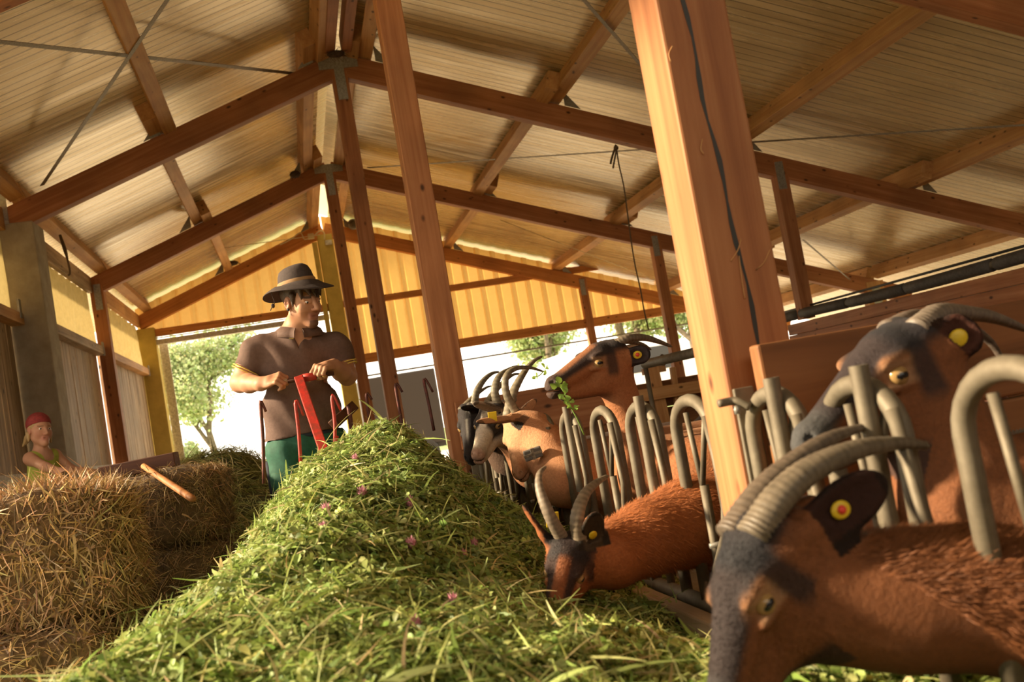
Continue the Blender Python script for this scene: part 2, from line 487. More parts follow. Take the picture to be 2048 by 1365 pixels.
pb = ridge_post(Y_B, 0, 'split ridge post of the third frame right beside the yellow post')
# yellow post under the gable ridge
o = MB().box((XR-.13, Y_C, 0), (XR+.14, Y_C+.26, ZR-.22)).build('gable_post', M['yellow_conc'], loc=(XR, Y_C, 0), bevel=.012)
tag(o, 'yellow painted post in the middle of the gable behind the farmer', 'post', 'yellow posts of the gable wall')
MB().box((XR-.235, Y_C-.02, 2.6), (XR-.15, Y_C+.05, ZR-.35)).build('door_track', M['yellow_conc'], o)

# slim posts right of the ridge
XI, WI = 5.58, .145
for y, z0, lab in ((Y_A, 1.42, 'slim post with zinc plate right of the big cracked post, standing on the pipe beam'),
                   (Y_B, 0, 'slim post with zinc plate behind the hanging string'),
                   (Y_C, 0, 'slim orange post at the gable above the reaching goat')):
    o = timber('slim_post', (XI, y+WI/2, z0), (XI, y+WI/2, raft(XI)-.03), WI, WI, M['timber'], up=(0, -1, 0))
    tag(o, lab, 'post', 'slim posts on the right'); plate(o, XI-.02, y, raft(XI)-.37, raft(XI)-.06, .095)
for y, lab in ((Y_B, 'short post with zinc plate at the low right eave'), (Y_A, 'post at the low right eave of the front frame')):
    o = timber('eave_post', (9.0, y+.08, 0), (9.0, y+.08, raft(9.0)-.03), .3, .16, M['timber_pale'], up=(0, -1, 0))
    tag(o, lab, 'post', 'posts at the right eave'); plate(o, 9.0, y, raft(9)-.4, raft(9)-.14, .14)

# left wall: posts, plinth, boards, rails, wind curtains
o = MB().box((-2.52, Y_A, 0), (-2.17, Y_A+.42, raft(-2.35)-.17)).build('wall_post', M['concrete'], loc=(-2.35, Y_A, 0), bevel=.012)
tag(o, 'broad grey concrete post at the left edge behind the child', 'post')
MB().box((-2.46, Y_A-.008, 3.55), (-2.38, Y_A, 3.85)).build('nail_plate', M['zinc'], o)
o = timber('wall_post', (-2.37, Y_B+.09, 0), (-2.37, Y_B+.09, raft(-2.37)-.05), .17, .18, M['timber'], up=(0, -1, 0))
tag(o, 'orange timber post of the left wall between the two curtains', 'post'); plate(o, -2.36, Y_B, 3.25, 3.6, .09)
o = MB().box((-2.5, Y_C, 0), (-2.2, Y_C+.3, raft(-2.35)-.27)).build('wall_post', M['yellow_conc'], loc=(-2.35, Y_C, 0), bevel=.012)
tag(o, 'yellow painted corner post at the left edge of the doorway', 'post', 'yellow posts of the gable wall')
tag(MB().box((-2.75, 6.2, 0), (-2.30, Y_C+.3, 1.165)).build('trim_2', M['white_wash']), kind='structure')
def boards(y0, y1, z0, z1, x):
    wall = empty('wall_left' , (x, y0, z0)); tag(wall, kind='structure')
    k = 0; y = y0; r = random.Random(int(y0*10))
    while y < y1 - .02:
        w = min(r.uniform(.11, .2), y1-y)
        o = timber('board', (x - r.uniform(0, .012), y+w/2, z0), (x - r.uniform(0, .012), y+w/2, z1), w-.008, .025, M['grey_board'], parent=wall, up=(1, 0, 0), bevel=0)
        y += w
for (y0, y1) in ((6.4, Y_A), (Y_A+.42, Y_B), (Y_B+.18, Y_C)):
    boards(y0, y1, 1.165, 2.72, -2.50)
M['curtain'] = add_transl(mat_plain('yellow_wind_net', (.56, .44, .19), .7, dark=(.40, .30, .11), nscale=9), (.78, .60, .26), .17)
names = ['in the foremost bay at the left edge', 'in the bay right of the grey concrete post', 'in the last bay beside the yellow corner post']
for bi, (y0, y1) in enumerate(((6.4, Y_A), (Y_A+.42, Y_B), (Y_B+.18, Y_C))):
    o = timber('wall_rail', (-2.43, y0, 2.69 if bi else 2.62), (-2.43, y1, 2.69 if bi else 2.62), .12, .11, M['grey_board'] if bi == 1 else M['timber_pale'])
    tag(o, 'horizontal rail under the wind curtain ' + names[bi], 'rail', 'rails of the left wall')
    for yy in (y1-.05,):
        child_of_timber(o, MB().box((-2.385, yy-.09, 2.62), (-2.365, yy-.01, 2.80)), 'angle_bracket', M['zinc'])
    o = timber('wall_header', (-2.45, y0, 3.60), (-2.45, y1, 3.60), .06, .22, M['grey_board'] if bi == 1 else M['timber_pale'])
    tag(o, 'header board above the wind curtain ' + names[bi], 'rail', 'headers of the left wall')
    mb = MB(); n = 90; rr = random.Random(bi+3)
    ph = [rr.uniform(0, 6) for _ in range(4)]
    for i in range(n+1):
        y = y0 + (y1-y0)*i/n
        for j in range(7):
            z = 3.50 - .78*j/6
            a = .020*math.sin(y*31+ph[0]+.8*math.sin(z*3)) + .018*math.sin(y*13+ph[1]+z*1.5) + .006*math.sin(y*57+ph[2]+2*math.sin(z*5))
            mb.v.append((-2.49 + a*(.4+.6*j/6), y, z + (.012*math.sin(y*19+ph[3]) if j == 0 else 0)))
    for i in range(n):
        for j in range(6):
            q = i*7+j; mb.f.append((q, q+1, q+8, q+7))
    o = mb.build('wind_curtain', M['curtain'], loc=(-2.49, y0, 2.72), smooth=True)
    tag(o, 'yellowish wrinkled wind curtain ' + names[bi], 'curtain', 'wind curtains of the left wall')

# gable wall of corrugated sheet, with its beams
M['corr'] = add_transl(mat_plain('yellow_corrugated_sheet', (.66, .41, .14), .5, dark=(.52, .31, .09), nscale=3), (.95, .58, .17), .30)
GY = Y_C + .22
def profile(x):
    t = ((x+10) % .29)/.29
    return -.045*min(1, max(0, min((t-.06)/.08, (.46-t)/.08))) if .06 < t < .46 else 0.0
mb = MB(); xs = []
x = -2.5
while x < 9.6: xs.append(x); x += .0241
prev = None
for x in xs:
    zt = raft(x) + PU - .035
    zb = 3.36 if x < XR else 2.38
    if zt < zb + .02: zt = zb + .02
    mb.v += [(x, GY+profile(x), zb), (x, GY+profile(x), zt)]
for i in range(len(xs)-1):
    if abs(mb.v[2*i][2]-mb.v[2*i+2][2]) < .3: mb.f.append((2*i, 2*i+2, 2*i+3, 2*i+1))
tag(mb.build('wall_back', M['corr']), kind='structure')
o = timber('gable_beam', (-2.2, Y_C+.09, 3.36), (XR-.13, Y_C+.09, 3.36), .1, .13, M['lit_timber']); tag(o, 'lintel beam over the left doorway under the corrugated gable', 'beam')
o = timber('gable_beam', (XR+.14, Y_C+.09, 3.385), (6.2, Y_C+.09, 3.385), .08, .12, M['lit_timber']); tag(o, 'thin girt across the middle of the corrugated gable', 'beam')
o = timber('gable_beam', (XR+.14, Y_C+.09, 2.345), (8.6, Y_C+.09, 2.345), .1, .17, M['lit_timber']); tag(o, 'orange lintel beam over the right opening under the gable', 'beam')
o = MB().box((-2.2, Y_C+.05, 3.15), (XR-.14, Y_C+.17, 3.24)).build('door_rail', M['white_wash'], loc=(-2.2, Y_C, 3.15)); tag(o, 'white sliding door rail over the left doorway', 'rail')
MB().box((-2.2, Y_C+.08, 3.265), (XR-.14, Y_C+.12, 3.28)).build('rail_lip', M['zinc'], o)
o = MB().box((XR+.14, Y_C+.16, 2.02), (8.6, Y_C+.22, 2.05)).build('door_rail', M['zinc'], loc=(XR+.14, Y_C, 2.0)); tag(o, 'thin grey door rail over the right opening', 'rail')
tag(MB().box((-2.2, Y_C+.32, 0), (-2.05, Y_C+.36, 3.2)).build('trim_3', M['white_wash']), kind='structure')

# ground
tag(MB().box((-12, -6, -.2), (14, 20.2, 0)).build('floor', M['floor']), kind='structure')
M['grass_ground'] = mat_plain('sunny_meadow', (.30, .36, .10), .9, dark=(.20, .26, .06), nscale=1.2)
mb = MB()
mb.box((-90, 36, -.25), (90, 150, -.02)); mb.box((-90, -60, -.25), (-12, 20.2, -.02)); mb.box((14, -60, -.25), (90, 20.2, -.02)); mb.box((-12, -60, -.25), (14, -6, -.02))
tag(mb.build('ground', M['grass_ground']), kind='structure')
M['yard'] = mat_plain('light_bounce_yard', (.70, .63, .50), .9, dark=(.58, .51, .40), nscale=6)  # pale strip added outside to bounce sunlight up under the roof
tag(MB().box((-90, 20.2, -.25), (90, 36, -.02)).build('ground', M['yard']), kind='structure')

# ---- partitions and fittings on the right
wf = MB(); wf.box((-3.3, -3.5, 0), (10.6, -3.4, 3.0)); wf.box((10.5, -3.4, 0), (10.6, 9.0, 1.6)); wf.box((-3.3, -3.4, 0), (-3.2, .9, 3.4)); tag(wf.build('wall_front_unseen', M['grey_board']), kind='structure')  # unseen walls added to cut fill light from behind and beside the camera
pw = empty('wall_right', (.905, 1.945, .2)); tag(pw, kind='structure')
zs = [.18, .42, .64, .845, 1.045]
for i in range(4):
    timber('board', (.905, 1.965, (zs[i]+zs[i+1])/2), (3.4, 1.965, (zs[i]+zs[i+1])/2), .045, zs[i+1]-zs[i]-.006, M['plank'], parent=pw)
o = empty('partition', (XR+.08, 6.40, .2), 'low brown board partition behind the row of feeding goats', 'partition')
for i in range(3):
    timber('board', (XR-.02, 6.31, .35+i*.3), (2.0, 6.31, .35+i*.3), .04, .293, M['plank'] if i < 2 else M['timber'], parent=o)
o = empty('partition', (3, 10.7, .2), 'board partition at the back of the goat pen under the orange gate frame', 'partition')
for i in range(3):
    timber('board', (2.3, 10.72, .30+i*.29), (5.45, 10.72, .30+i*.29), .04, .283, M['plank'], parent=o)
o = empty('partition', (5.55, 7.0, .3), 'long pinkish board wall under the black pipe, right of the big post', 'partition')
for i in range(3):
    timber('board', (5.55, 6.6, .5+i*.31), (5.55, 11.0, .5+i*.31), .05, .30, M['timber'] if i == 2 else M['plank'], parent=o)
timber('top_beam', (5.6, 6.6, 1.335), (5.6, 11.0, 1.335), .14, .12, M['timber'], parent=o)
# insulated pipe lying on that wall
pp = empty('insulated_pipe', (5.56, 6.6, 1.44), 'black foam-wrapped pipe running along the top of the right board wall', 'pipe')
r = random.Random(4); y = 5.2; k = 0
pts = []
while y < 11.2:
    L = r.uniform(.9, 1.6)
    p = [(5.54+.012*math.sin(q*2.1), q, 1.475+.012*math.sin(q*1.3)) for q in np.linspace(y, min(y+L, 11.2), 6)]
    MB().tube(p, .055, 12).build('foam_sleeve', M['insul'], pp, smooth=True)
    y += L + .06
MB().tube([(5.54, 5.2, 1.475), (5.54, 11.2, 1.475)], .03, 10).build('pipe_core', M['steel'], pp, smooth=True)
MB().tube([(5.62, 5.2, 1.56), (5.62, 11.2, 1.56)], .012, 8).build('cable', M['black'], pp, smooth=True)
# ------------------------------------------------------------------ sculpting: blended volumes turned into one continuous skin
class Body:
    def __init__(self): self.p = []
    def cone(self, a, b, ra, rb, k=.02, c=0, sub=False):
        a, b = np.asarray(a, float), np.asarray(b, float)
        m = max(ra, rb)
        self.p.append(('c', (a, b, ra, rb), k, c, sub, np.minimum(a, b)-m, np.maximum(a, b)+m)); return self
    def chain(self, pts, rs, k=.02, c=0):
        for i in range(len(pts)-1): self.cone(pts[i], pts[i+1], rs[i], rs[i+1], k, c)
        return self
    def ell(self, ctr, r, k=.02, c=0, axes=None, sub=False):
        ctr = np.asarray(ctr, float); r = np.asarray(r if hasattr(r, '__len__') else (r,)*3, float)
        A = np.eye(3) if axes is None else np.asarray(axes, float)
        m = np.sqrt(((A.T*r)**2).sum(1))
        self.p.append(('e', (ctr, r, A), k, c, sub, ctr-m, ctr+m)); return self
    @staticmethod
    def dist(pr, P):
        if pr[0] == 'c':
            a, b, ra, rb = pr[1]; ba = b-a; l2 = max(ba@ba, 1e-12)
            t = np.clip((P-a)@ba/l2, 0, 1)
            return np.linalg.norm(P-a-t[:, None]*ba, axis=1) - (ra+(rb-ra)*t)
        ctr, r, A = pr[1]
        q = (P-ctr)@A.T
        k0 = np.linalg.norm(q/r, axis=1); k1 = np.linalg.norm(q/(r*r), axis=1)
        return np.where(k1 > 1e-9, k0*(k0-1)/np.maximum(k1, 1e-9), -r.min())
    def eval(self, P, margin=.07):
        D = np.full(len(P), 1e3)
        for pr in self.p:
            k = pr[2]; mg = margin + k
            idx = np.nonzero(np.all((P > pr[5]-mg) & (P < pr[6]+mg), axis=1))[0]
            if not len(idx): continue
            d = self.dist(pr, P[idx]); d0 = D[idx]
            if pr[4]:
                h = np.maximum(k-np.abs(d0+d), 0)/k
                D[idx] = np.maximum(d0, -d) + h*h*k*.25
            else:
                h = np.maximum(k-np.abs(d0-d), 0)/k
                D[idx] = np.minimum(d0, d) - h*h*k*.25
        return D
    def weights(self, P, cols, sig=.008):
        W = np.zeros(len(P)); C = np.zeros((len(P), 3))
        for pr in self.p:
            if pr[4]: continue
            w = np.exp(-np.clip(self.dist(pr, P), -.05, 1)/sig) + 1e-12
            W += w; C += w[:, None]*np.asarray(cols[pr[3]], float)
        return C/W[:, None]
    def mesh(self, h, lo=None, hi=None, inflate=0.0, clip=None):
        """returns verts, quads; clip(P) -> extra distance field to intersect with"""
        L = np.min([p[5] for p in self.p if not p[4]], axis=0) - .03 - inflate
        H = np.max([p[6] for p in self.p if not p[4]], axis=0) + .03 + inflate
        if lo is not None: L = np.maximum(L, lo)
        if hi is not None: H = np.minimum(H, hi)
        B = 4
        nb = np.ceil((H-L)/(h*B)).astype(int)+1
        g = [L[i] + (np.arange(nb[i])*B + (B-1)/2)*h for i in range(3)]
        X, Y, Z = np.meshgrid(*g, indexing='ij'); PC = np.stack([X.ravel(), Y.ravel(), Z.ravel()], 1)
        def fld(P):
            d = self.eval(P) - inflate
            return d if clip is None else np.maximum(d, clip(P))
        D = fld(PC).reshape(nb)
        fine = np.repeat(np.repeat(np.repeat(D, B, 0), B, 1), B, 2).astype(np.float32)
        act = np.argwhere(np.abs(D) < h*B*1.6 + .004)
        o = np.stack(np.meshgrid(*[np.arange(B)]*3, indexing='ij'), -1).reshape(-1, 3)
        idx = (act[:, None, :]*B + o[None]).reshape(-1, 3)
        V = np.empty(len(idx))
        for s in range(0, len(idx), 400000):
            V[s:s+400000] = fld(L + idx[s:s+400000]*h)
        fine[idx[:, 0], idx[:, 1], idx[:, 2]] = V
        return surface_nets(fine, L, h)

def surface_nets(f, L, h):
    s = f < 0
    c = [s[i:s.shape[0]-1+i, j:s.shape[1]-1+j, k:s.shape[2]-1+k] for i in (0, 1) for j in (0, 1) for k in (0, 1)]
    al = c[0].copy(); an = c[0].copy()
    for q in c[1:]: al &= q; an |= q
    cells = np.argwhere(an & ~al)
    vid = np.full(an.shape, -1, np.int32); vid[cells[:, 0], cells[:, 1], cells[:, 2]] = np.arange(len(cells))
    off = np.array([(i, j, k) for i in (0, 1) for j in (0, 1) for k in (0, 1)])
    val = np.stack([f[cells[:, 0]+o[0], cells[:, 1]+o[1], cells[:, 2]+o[2]] for o in off], 1)
    acc = np.zeros((len(cells), 3)); cnt = np.zeros(len(cells))
    for a in range(8):
        for b in range(a+1, 8):
            if np.abs(off[a]-off[b]).sum() != 1: continue
            va, vb = val[:, a], val[:, b]; m = (va < 0) != (vb < 0)
            t = np.clip(va[m]/(va[m]-vb[m]), 0, 1)
            acc[m] += off[a] + t[:, None]*(off[b]-off[a]); cnt[m] += 1
    V = L + (cells + acc/np.maximum(cnt, 1)[:, None])*h
    Q = []
    for ax in range(3):
        sl0 = [slice(None)]*3; sl1 = [slice(None)]*3
        sl0[ax] = slice(0, -1); sl1[ax] = slice(1, None)
        e = s[tuple(sl0)] != s[tuple(sl1)]
        E = np.argwhere(e)
        u, v = [(1, 2), (2, 0), (0, 1)][ax]
        E = E[(E[:, u] > 0) & (E[:, v] > 0) & (E[:, u] < s.shape[u]-1) & (E[:, v] < s.shape[v]-1)]
        def vv(du, dv):
            q = E.copy(); q[:, u] -= du; q[:, v] -= dv
            return vid[q[:, 0], q[:, 1], q[:, 2]]
        a, b, cc, d = vv(0, 0), vv(1, 0), vv(1, 1), vv(0, 1)
        neg = s[E[:, 0], E[:, 1], E[:, 2]]
        q1 = np.stack([a, b, cc, d], 1); q2 = q1[:, ::-1]
        q = np.where(neg[:, None], q1, q2)
        Q.append(q[(q >= 0).all(1)])
    return V, np.concatenate(Q)

def laplace(V, Q, n=1, lam=.5):
    for _ in range(n):
        S = np.zeros_like(V); C = np.zeros(len(V))
        for i in range(4):
            a, b = Q[:, i], Q[:, (i+1) % 4]
            np.add.at(S, a, V[b]); np.add.at(C, a, 1); np.add.at(S, b, V[a]); np.add.at(C, b, 1)
        V = V + lam*(S/np.maximum(C, 1)[:, None]-V)
    return V

def vert_normals(V, Q):
    n = np.cross(V[Q[:, 2]]-V[Q[:, 0]], V[Q[:, 3]]-V[Q[:, 1]])
    N = np.zeros_like(V)
    for i in range(4): np.add.at(N, Q[:, i], n)
    return N/np.maximum(np.linalg.norm(N, axis=1), 1e-12)[:, None]

def fur_mesh(name, V, N, C, dirf, n, length, width, rr, mask=None, lift=.16):
    """short hair strands lying along dirf, rooted in the skin"""
    idx = np.arange(len(V)) if mask is None else np.nonzero(mask)[0]
    if not len(idx): return None
    k = rr.choice(idx, n)
    p = V[k] + rr.normal(0, .0015, (n, 3)); nn = N[k]
    d = dirf(p); d = d - nn*(d*nn).sum(1)[:, None]; d += rr.normal(0, .28, d.shape)*np.linalg.norm(d, axis=1)[:, None]
    d /= np.maximum(np.linalg.norm(d, axis=1), 1e-9)[:, None]
    l = length*rr.uniform(.5, 1.25, n)[:, None]
    side = np.cross(d, nn); side /= np.maximum(np.linalg.norm(side, axis=1), 1e-9)[:, None]
    w = width*rr.uniform(.6, 1.3, n)[:, None]
    b0 = p - nn*.001; m0 = p + d*l*.5 + nn*l*lift*.75; t0 = p + d*l + nn*l*lift*rr.uniform(.5, 1.2, n)[:, None]
    VV = np.stack([b0-side*w, b0+side*w, m0+side*w*.8, m0-side*w*.8, t0], 1).reshape(-1, 3)
    i = np.arange(n)*5
    quads = np.stack([i, i+1, i+2, i+3], 1); tris = np.stack([i+3, i+2, i+4], 1)
    me = mesh_np(name, VV, quads, tris)
    f = rr.uniform(.75, 1.25, n)[:, None]
    set_col(me, np.repeat(C[k]*f, 5, axis=0))
    return me

M['coat'] = mat_attr('goat_coat', .7, var=.16, nscale=95, spec=.25, bumpy=.5, sheen=.03)
M['fur'] = mat_attr('goat_hair', .62, spec=.25)
def mat_horn():
    m, nt, b = new_mat('horn_keratin')
    a = node(nt, 'ShaderNodeAttribute', attribute_name='Col')
    tc = node(nt, 'ShaderNodeTexCoord'); nz = node(nt, 'ShaderNodeTexNoise'); nz.inputs['Scale'].default_value = 70; nz.inputs['Detail'].default_value = 5
    nt.links.new(tc.outputs['Object'], nz.inputs['Vector'])
    r = ramp(nt, [(.3, (.7,)*3), (.7, (1.15,)*3)]); nt.links.new(nz.outputs[0], r.inputs[0])
    nt.links.new(mix_rgb(nt, a.outputs['Color'], r.outputs[0], 1.0, 'MULTIPLY'), b.inputs['Base Color'])
    b.inputs['Roughness'].default_value = .5; b.inputs['Specular IOR Level'].default_value = .35
    bump(nt, b, nz.outputs[0], .3, .003)
    return m
M['horn'] = mat_horn()
M['eye_w'] = mat_plain('amber_eye', (.36, .22, .085), .08)
M['eye_p'] = mat_plain('dark_pupil', (.012, .012, .016), .05)
M['collar'] = mat_plain('grey_collar', (.12, .11, .10), .5)

def horn_mesh(parent, pts, r0, col=(.22, .165, .105), r1=.3, rings=26, flat=.78, ref=None):
    P = smooth_path(pts, 16); n = len(P); seg = 16
    L = np.concatenate([[0], np.cumsum([np.linalg.norm(P[i+1]-P[i]) for i in range(n-1)])]); u = L/L[-1]
    rs = []
    cols = []
    for i in range(n):
        t = u[i]; base = r0*(1-t)**.62*(1-r1*.4) + r0*.30*t if t < 1 else r0*.1
        base = r0*((1-t**1.6)*.72+.28)
        ph = (t**.85*rings) % 1.0
        ridge = (1-abs(2*ph-1))**2*.10*(1-t)**.7
        rs.append(base*(1+ridge) if t < .985 else base*.55)
        g = .72 + .42*(1-abs(2*ph-1)); g *= .72*(1-.25*t)
        cols += [tuple(c*g for c in col)]*seg
    mb = MB().tube(P, rs, seg, flat=flat, ref=ref)
    o = mb.build('horn', M['horn'], parent, smooth=True)
    set_col(o.data, np.array(cols)); return o

DK = (.022, .017, .018)                      # black points of the coat
def goat(label, cran, muz, up, neck, withers, rump, horns, ears, coat=(.25, .086, .030), face=None, dark=DK, h=.005,
         face_pattern='striped', belly=.17, fur=None, collar=False, lo=None, hi=None, ground=.0, head_k=1.0, eye_px=None, bs=1.0, throat=False, extra_tags=(), beard=False, group='chamois coloured goats'):
    cran, muz, up = (np.asarray(q, float) for q in (cran, muz, up))
    withers, rump = np.asarray(withers, float), np.asarray(rump, float)
    sc = np.linalg.norm(muz-cran)/.195*head_k
    if eye_px is not None:
        for _ in range(3):
            sc = np.linalg.norm(muz-cran)/.195*head_k; hx = nrm(muz-cran); hz = nrm(up - hx*(up@hx)); hy = np.cross(hz, hx)
            E = cran + sc*(hx*.0605 + hy*.0455 + hz*.001) - CC; dep = E@CF
            dx, dy = eye_px[0]-(1024+F_PX*(E@CR)/dep), eye_px[1]-(682.5-F_PX*(E@CU)/dep)
            sh_ = (CR*dx - CU*dy)*dep/F_PX; cran = cran+sh_; muz = muz+sh_
    hx = nrm(muz-cran); hz = nrm(up - hx*(up@hx)); hy = np.cross(hz, hx)
    A = np.array([hx, hy, hz])
    def T(x, y, z): return cran + sc*(hx*x + hy*y + hz*z)
    b = Body()
    # skull, bridge of the nose, muzzle, jaw, cheeks, brows
    b.ell(T(-.005, 0, 0), (.078*sc, .058*sc, .060*sc), .02, 1, A)
    b.cone(T(.03, 0, .012), T(.16, 0, -.034), .046*sc, .030*sc, .02, 1)
    b.ell(T(.192, 0, -.047), (.038*sc, .031*sc, .031*sc), .016, 2, A)
    b.ell(T(.205, 0, -.072), (.020*sc, .023*sc, .016*sc), .012, 2, A)
    b.cone(T(-.005, 0, -.058), T(.165, 0, -.080), .046*sc, .021*sc, .022, 1)
    for s in (-1, 1):
        b.ell(T(.015, s*.033, -.048), (.062*sc, .026*sc, .046*sc), .02, 1, A)
        b.ell(T(.055, s*.041, .022), (.028*sc, .013*sc, .012*sc), .014, 1, A)
        b.ell(T(.062, s*.060, .002), (.018*sc, .012*sc, .012*sc), .008, 1, A, sub=True)
        b.cone(T(.035, s*.046, -.014), T(.085, s*.042, -.014), .010*sc, .007*sc, .008, 1)
        b.ell(T(.219, s*.016, -.036), (.011*sc, .005*sc, .006*sc), .005, 2, A, sub=True)
        b.ell(T(-.028, s*.026, .040), (.027*sc, .023*sc, .022*sc), .02, 3, A)
    b.ell(T(.20, 0, -.064), (.042*sc, .05*sc, .0028*sc), .004, 2, A, sub=True)
    # ears
    for e in ears:
        s = e['side']; base = T(-.035, s*.048, .006); tip = np.asarray(e['tip'], float); n = nrm(e['n'])
        d = tip-base; ln = np.linalg.norm(d); d = d/ln; n = nrm(n - d*(n@d)); w = np.cross(n, d)
        AE = np.array([d, w, n]); wd = e.get('w', .031)*sc
        b.cone(base, base+d*ln*.35, .017*sc, .020*sc, .018, 4)
        b.ell(base+d*ln*.57, (ln*.46, wd, .012*sc), .012, 4, AE)
        b.ell(base+d*ln*.57+n*.011*sc, (ln*.41, wd*.74, .011*sc), .006, 4, AE, sub=True)
        e['frame'] = (base, d, w, n, ln)
    # neck and trunk
    npts = [T(-.03, 0, -.02)] + [np.asarray(q[0], float) for q in neck] ; nr = [.052*sc] + [q[1] for q in neck]
    b.chain(npts, nr, .05, 5)
    if throat: b.cone(T(.02, 0, -.070), npts[2], .050*sc, nr[2]*.98, .04, 5); b.cone(T(.07, 0, -.075), T(-.03, 0, -.075), .036*sc, .05*sc, .03, 1)
    wc = withers; rc = rump
    ax = nrm(rc-wc); sidev = nrm(np.cross([0, 0, 1], ax))
    b.cone(npts[-1], wc + ax*.05, nr[-1], .145*bs, .07, 5)
    AB = np.array([ax, sidev, nrm(np.cross(ax, sidev))])
    b.cone(wc, rc, .150*bs, .150*bs, .06, 6)
    b.ell((wc+rc)/2 + np.array([0, 0, -.045*bs]), (np.linalg.norm(rc-wc)*.62, .165*bs, .185*bs), .06, 6, AB)
    b.cone(wc+np.array([0, 0, .11*bs]), rc+np.array([0, 0, .10*bs]), .045*bs, .045*bs, .06, 8)
    b.cone(wc - ax*.04*bs + np.array([0, 0, -.10*bs]), wc+ax*.1*bs, .10*bs, .12*bs, .06, 6)
    for s in (-1, 1):
        q = wc + sidev*s*.095*bs
        b.chain([q+np.array([0, 0, -.06*bs]), q + ax*.05+np.array([0, 0, -.55*(q[2]-ground-.2)]), q + ax*.02+np.array([0, 0, -.7*(q[2]-ground-.2)])], [.085*bs, .050*bs, .042*bs], .03, 6)
        kz = ground + .27
        k0 = np.array([*(q+ax*.03)[:2], kz]); f0 = np.array([*(q+ax*.015)[:2], ground+.05])
        b.chain([q + ax*.02+np.array([0, 0, -.7*(q[2]-ground-.2)]), k0, f0], [.042, .029, .022], .015, 7)
        b.cone(f0, f0 - ax*.035 + np.array([0, 0, -.03]), .026, .024, .01, 7)
        q = rc + sidev*s*.10*bs
        st = q - ax*.08 + np.array([0, 0, -.26]); hk = np.array([*(q+ax*.12)[:2], ground+.32]); ft = np.array([*(q+ax*.10)[:2], ground+.05])
        b.chain([q, st, hk, ft], [.12*bs, .075*bs, .032, .022], .03, 6)
        b.cone(ft, ft-ax*.035+np.array([0, 0, -.03]), .026, .024, .01, 7)
    b.chain([rc+ax*.13+np.array([0, 0, .10]), rc+ax*.22+np.array([0, 0, .15]), rc+ax*.27+np.array([0, 0, .11])], [.03, .024, .012], .02, 8)
    V, Q = b.mesh(h, lo, hi)
    V = laplace(V, Q, 1, .4)
    fc = face or coat
    cols = {1: fc, 2: tuple(.6*c+.4*d for c, d in zip(fc, dark)), 3: dark, 4: fc, 5: coat, 6: coat, 7: dark, 8: tuple(.55*d+.45*c*.5 for c, d in zip(coat, dark))}
    C = b.weights(V, cols)
    hl = (V-cran)@A.T/sc; x, y, z = hl[:, 0], np.abs(hl[:, 1]), hl[:, 2]
    head = (x > -.08) & (x < .27) & (y < .075) & (z > -.14) & (z < .085)
    def paint(mask, colr, amt=1.0):
        a = (np.clip(mask, 0, 1)*amt*head)[:, None]; C[:] = C*(1-a) + np.asarray(colr)*a
    def band(v, c0, w, soft): return np.clip((w+soft-np.abs(v-c0))/soft, 0, 1)
    if face_pattern in ('striped', 'dark'):
        zl = .032 - .40*np.clip(x-.03, 0, 1)
        paint(np.clip((z-(zl-(.014 if face_pattern == 'striped' else .011)))/.012, 0, 1)*np.clip((x+.02)/.03, 0, 1)*np.clip((y-.010)/.012, .35 if face_pattern == 'striped' else 1, 1), dark, .93)
        paint(np.clip((z-.028)/.015, 0, 1)*band(x, -.015, .05, .02), dark, .95)
        paint(np.clip((x-.165)/.03, 0, 1), tuple(.06+.35*c for c in dark) if face_pattern == 'dark' else (.050, .034, .030), .85)
        paint(np.clip((-.085-z)/.015, 0, 1)*np.clip((x-.015)/.03, 0, 1), dark, .75)
        if face_pattern == 'dark': paint(band(x, .062, .026, .012)*band(z, .017, .010, .008)*np.clip((y-.030)/.010, 0, 1), (.36, .16, .065), .6)
        paint(band(x, .060, .022, .008)*band(z, .004, .014, .006)*np.clip((y-.038)/.006, 0, 1), (.42, .25, .14), .55)
        paint(band(x, .02, .012, .012)*band(z, .0, .03, .02)*np.clip((y-.035)/.01, 0, 1), dark, .8)
    if face_pattern == 'badger':
        paint(np.clip((y-.012)/.008, 0, 1)*np.clip((.115-x)/.02, 0, 1)*np.clip((z+.055)/.02, 0, 1), DK, .96)
        paint(np.clip((x-.19)/.02, 0, 1), (.55, .34, .27), .8)
    if face_pattern == 'black':
        paint(np.clip((y-.008)/.006, 0, 1), DK, .97)
        paint(np.clip((.007-y)/.004, 0, 1)*np.clip((z+.01)/.02, 0, 1), (.22, .20, .17), .6)
    # back stripe, dark belly and throat
    earm = np.zeros(len(V), bool)
    for e in ears:
        base, d, w, n, ln = e['frame']; q = V-base
        earm |= (q@d > .1*ln) & (q@d < 1.15*ln) & (np.abs(q@w) < .05*sc) & (np.abs(q@n) < .035*sc)
        t = q@d/ln; inn = (np.abs(q@w) < .05*sc) & (t > .22) & (t < 1.06) & (np.abs(q@n) < .03*sc)
        C[inn & (q@n > -.001)] = e.get('inner', (.035, .022, .018)); rim = inn & ((np.abs(q@w) > e.get('w', .031)*sc*.78) | (t > .93))
        C[rim] = C[rim]*.35
    C *= np.random.default_rng(3).uniform(.92, 1.08, (len(V), 1))
    base = np.array([wc[0], wc[1], ground])
    me = mesh_np('goat', V, Q); set_col(me, np.clip(C, 0, 1))
    o = link_mesh('goat', me, M['coat'], loc=base, smooth=True)
    tag(o, label, 'goat', group)
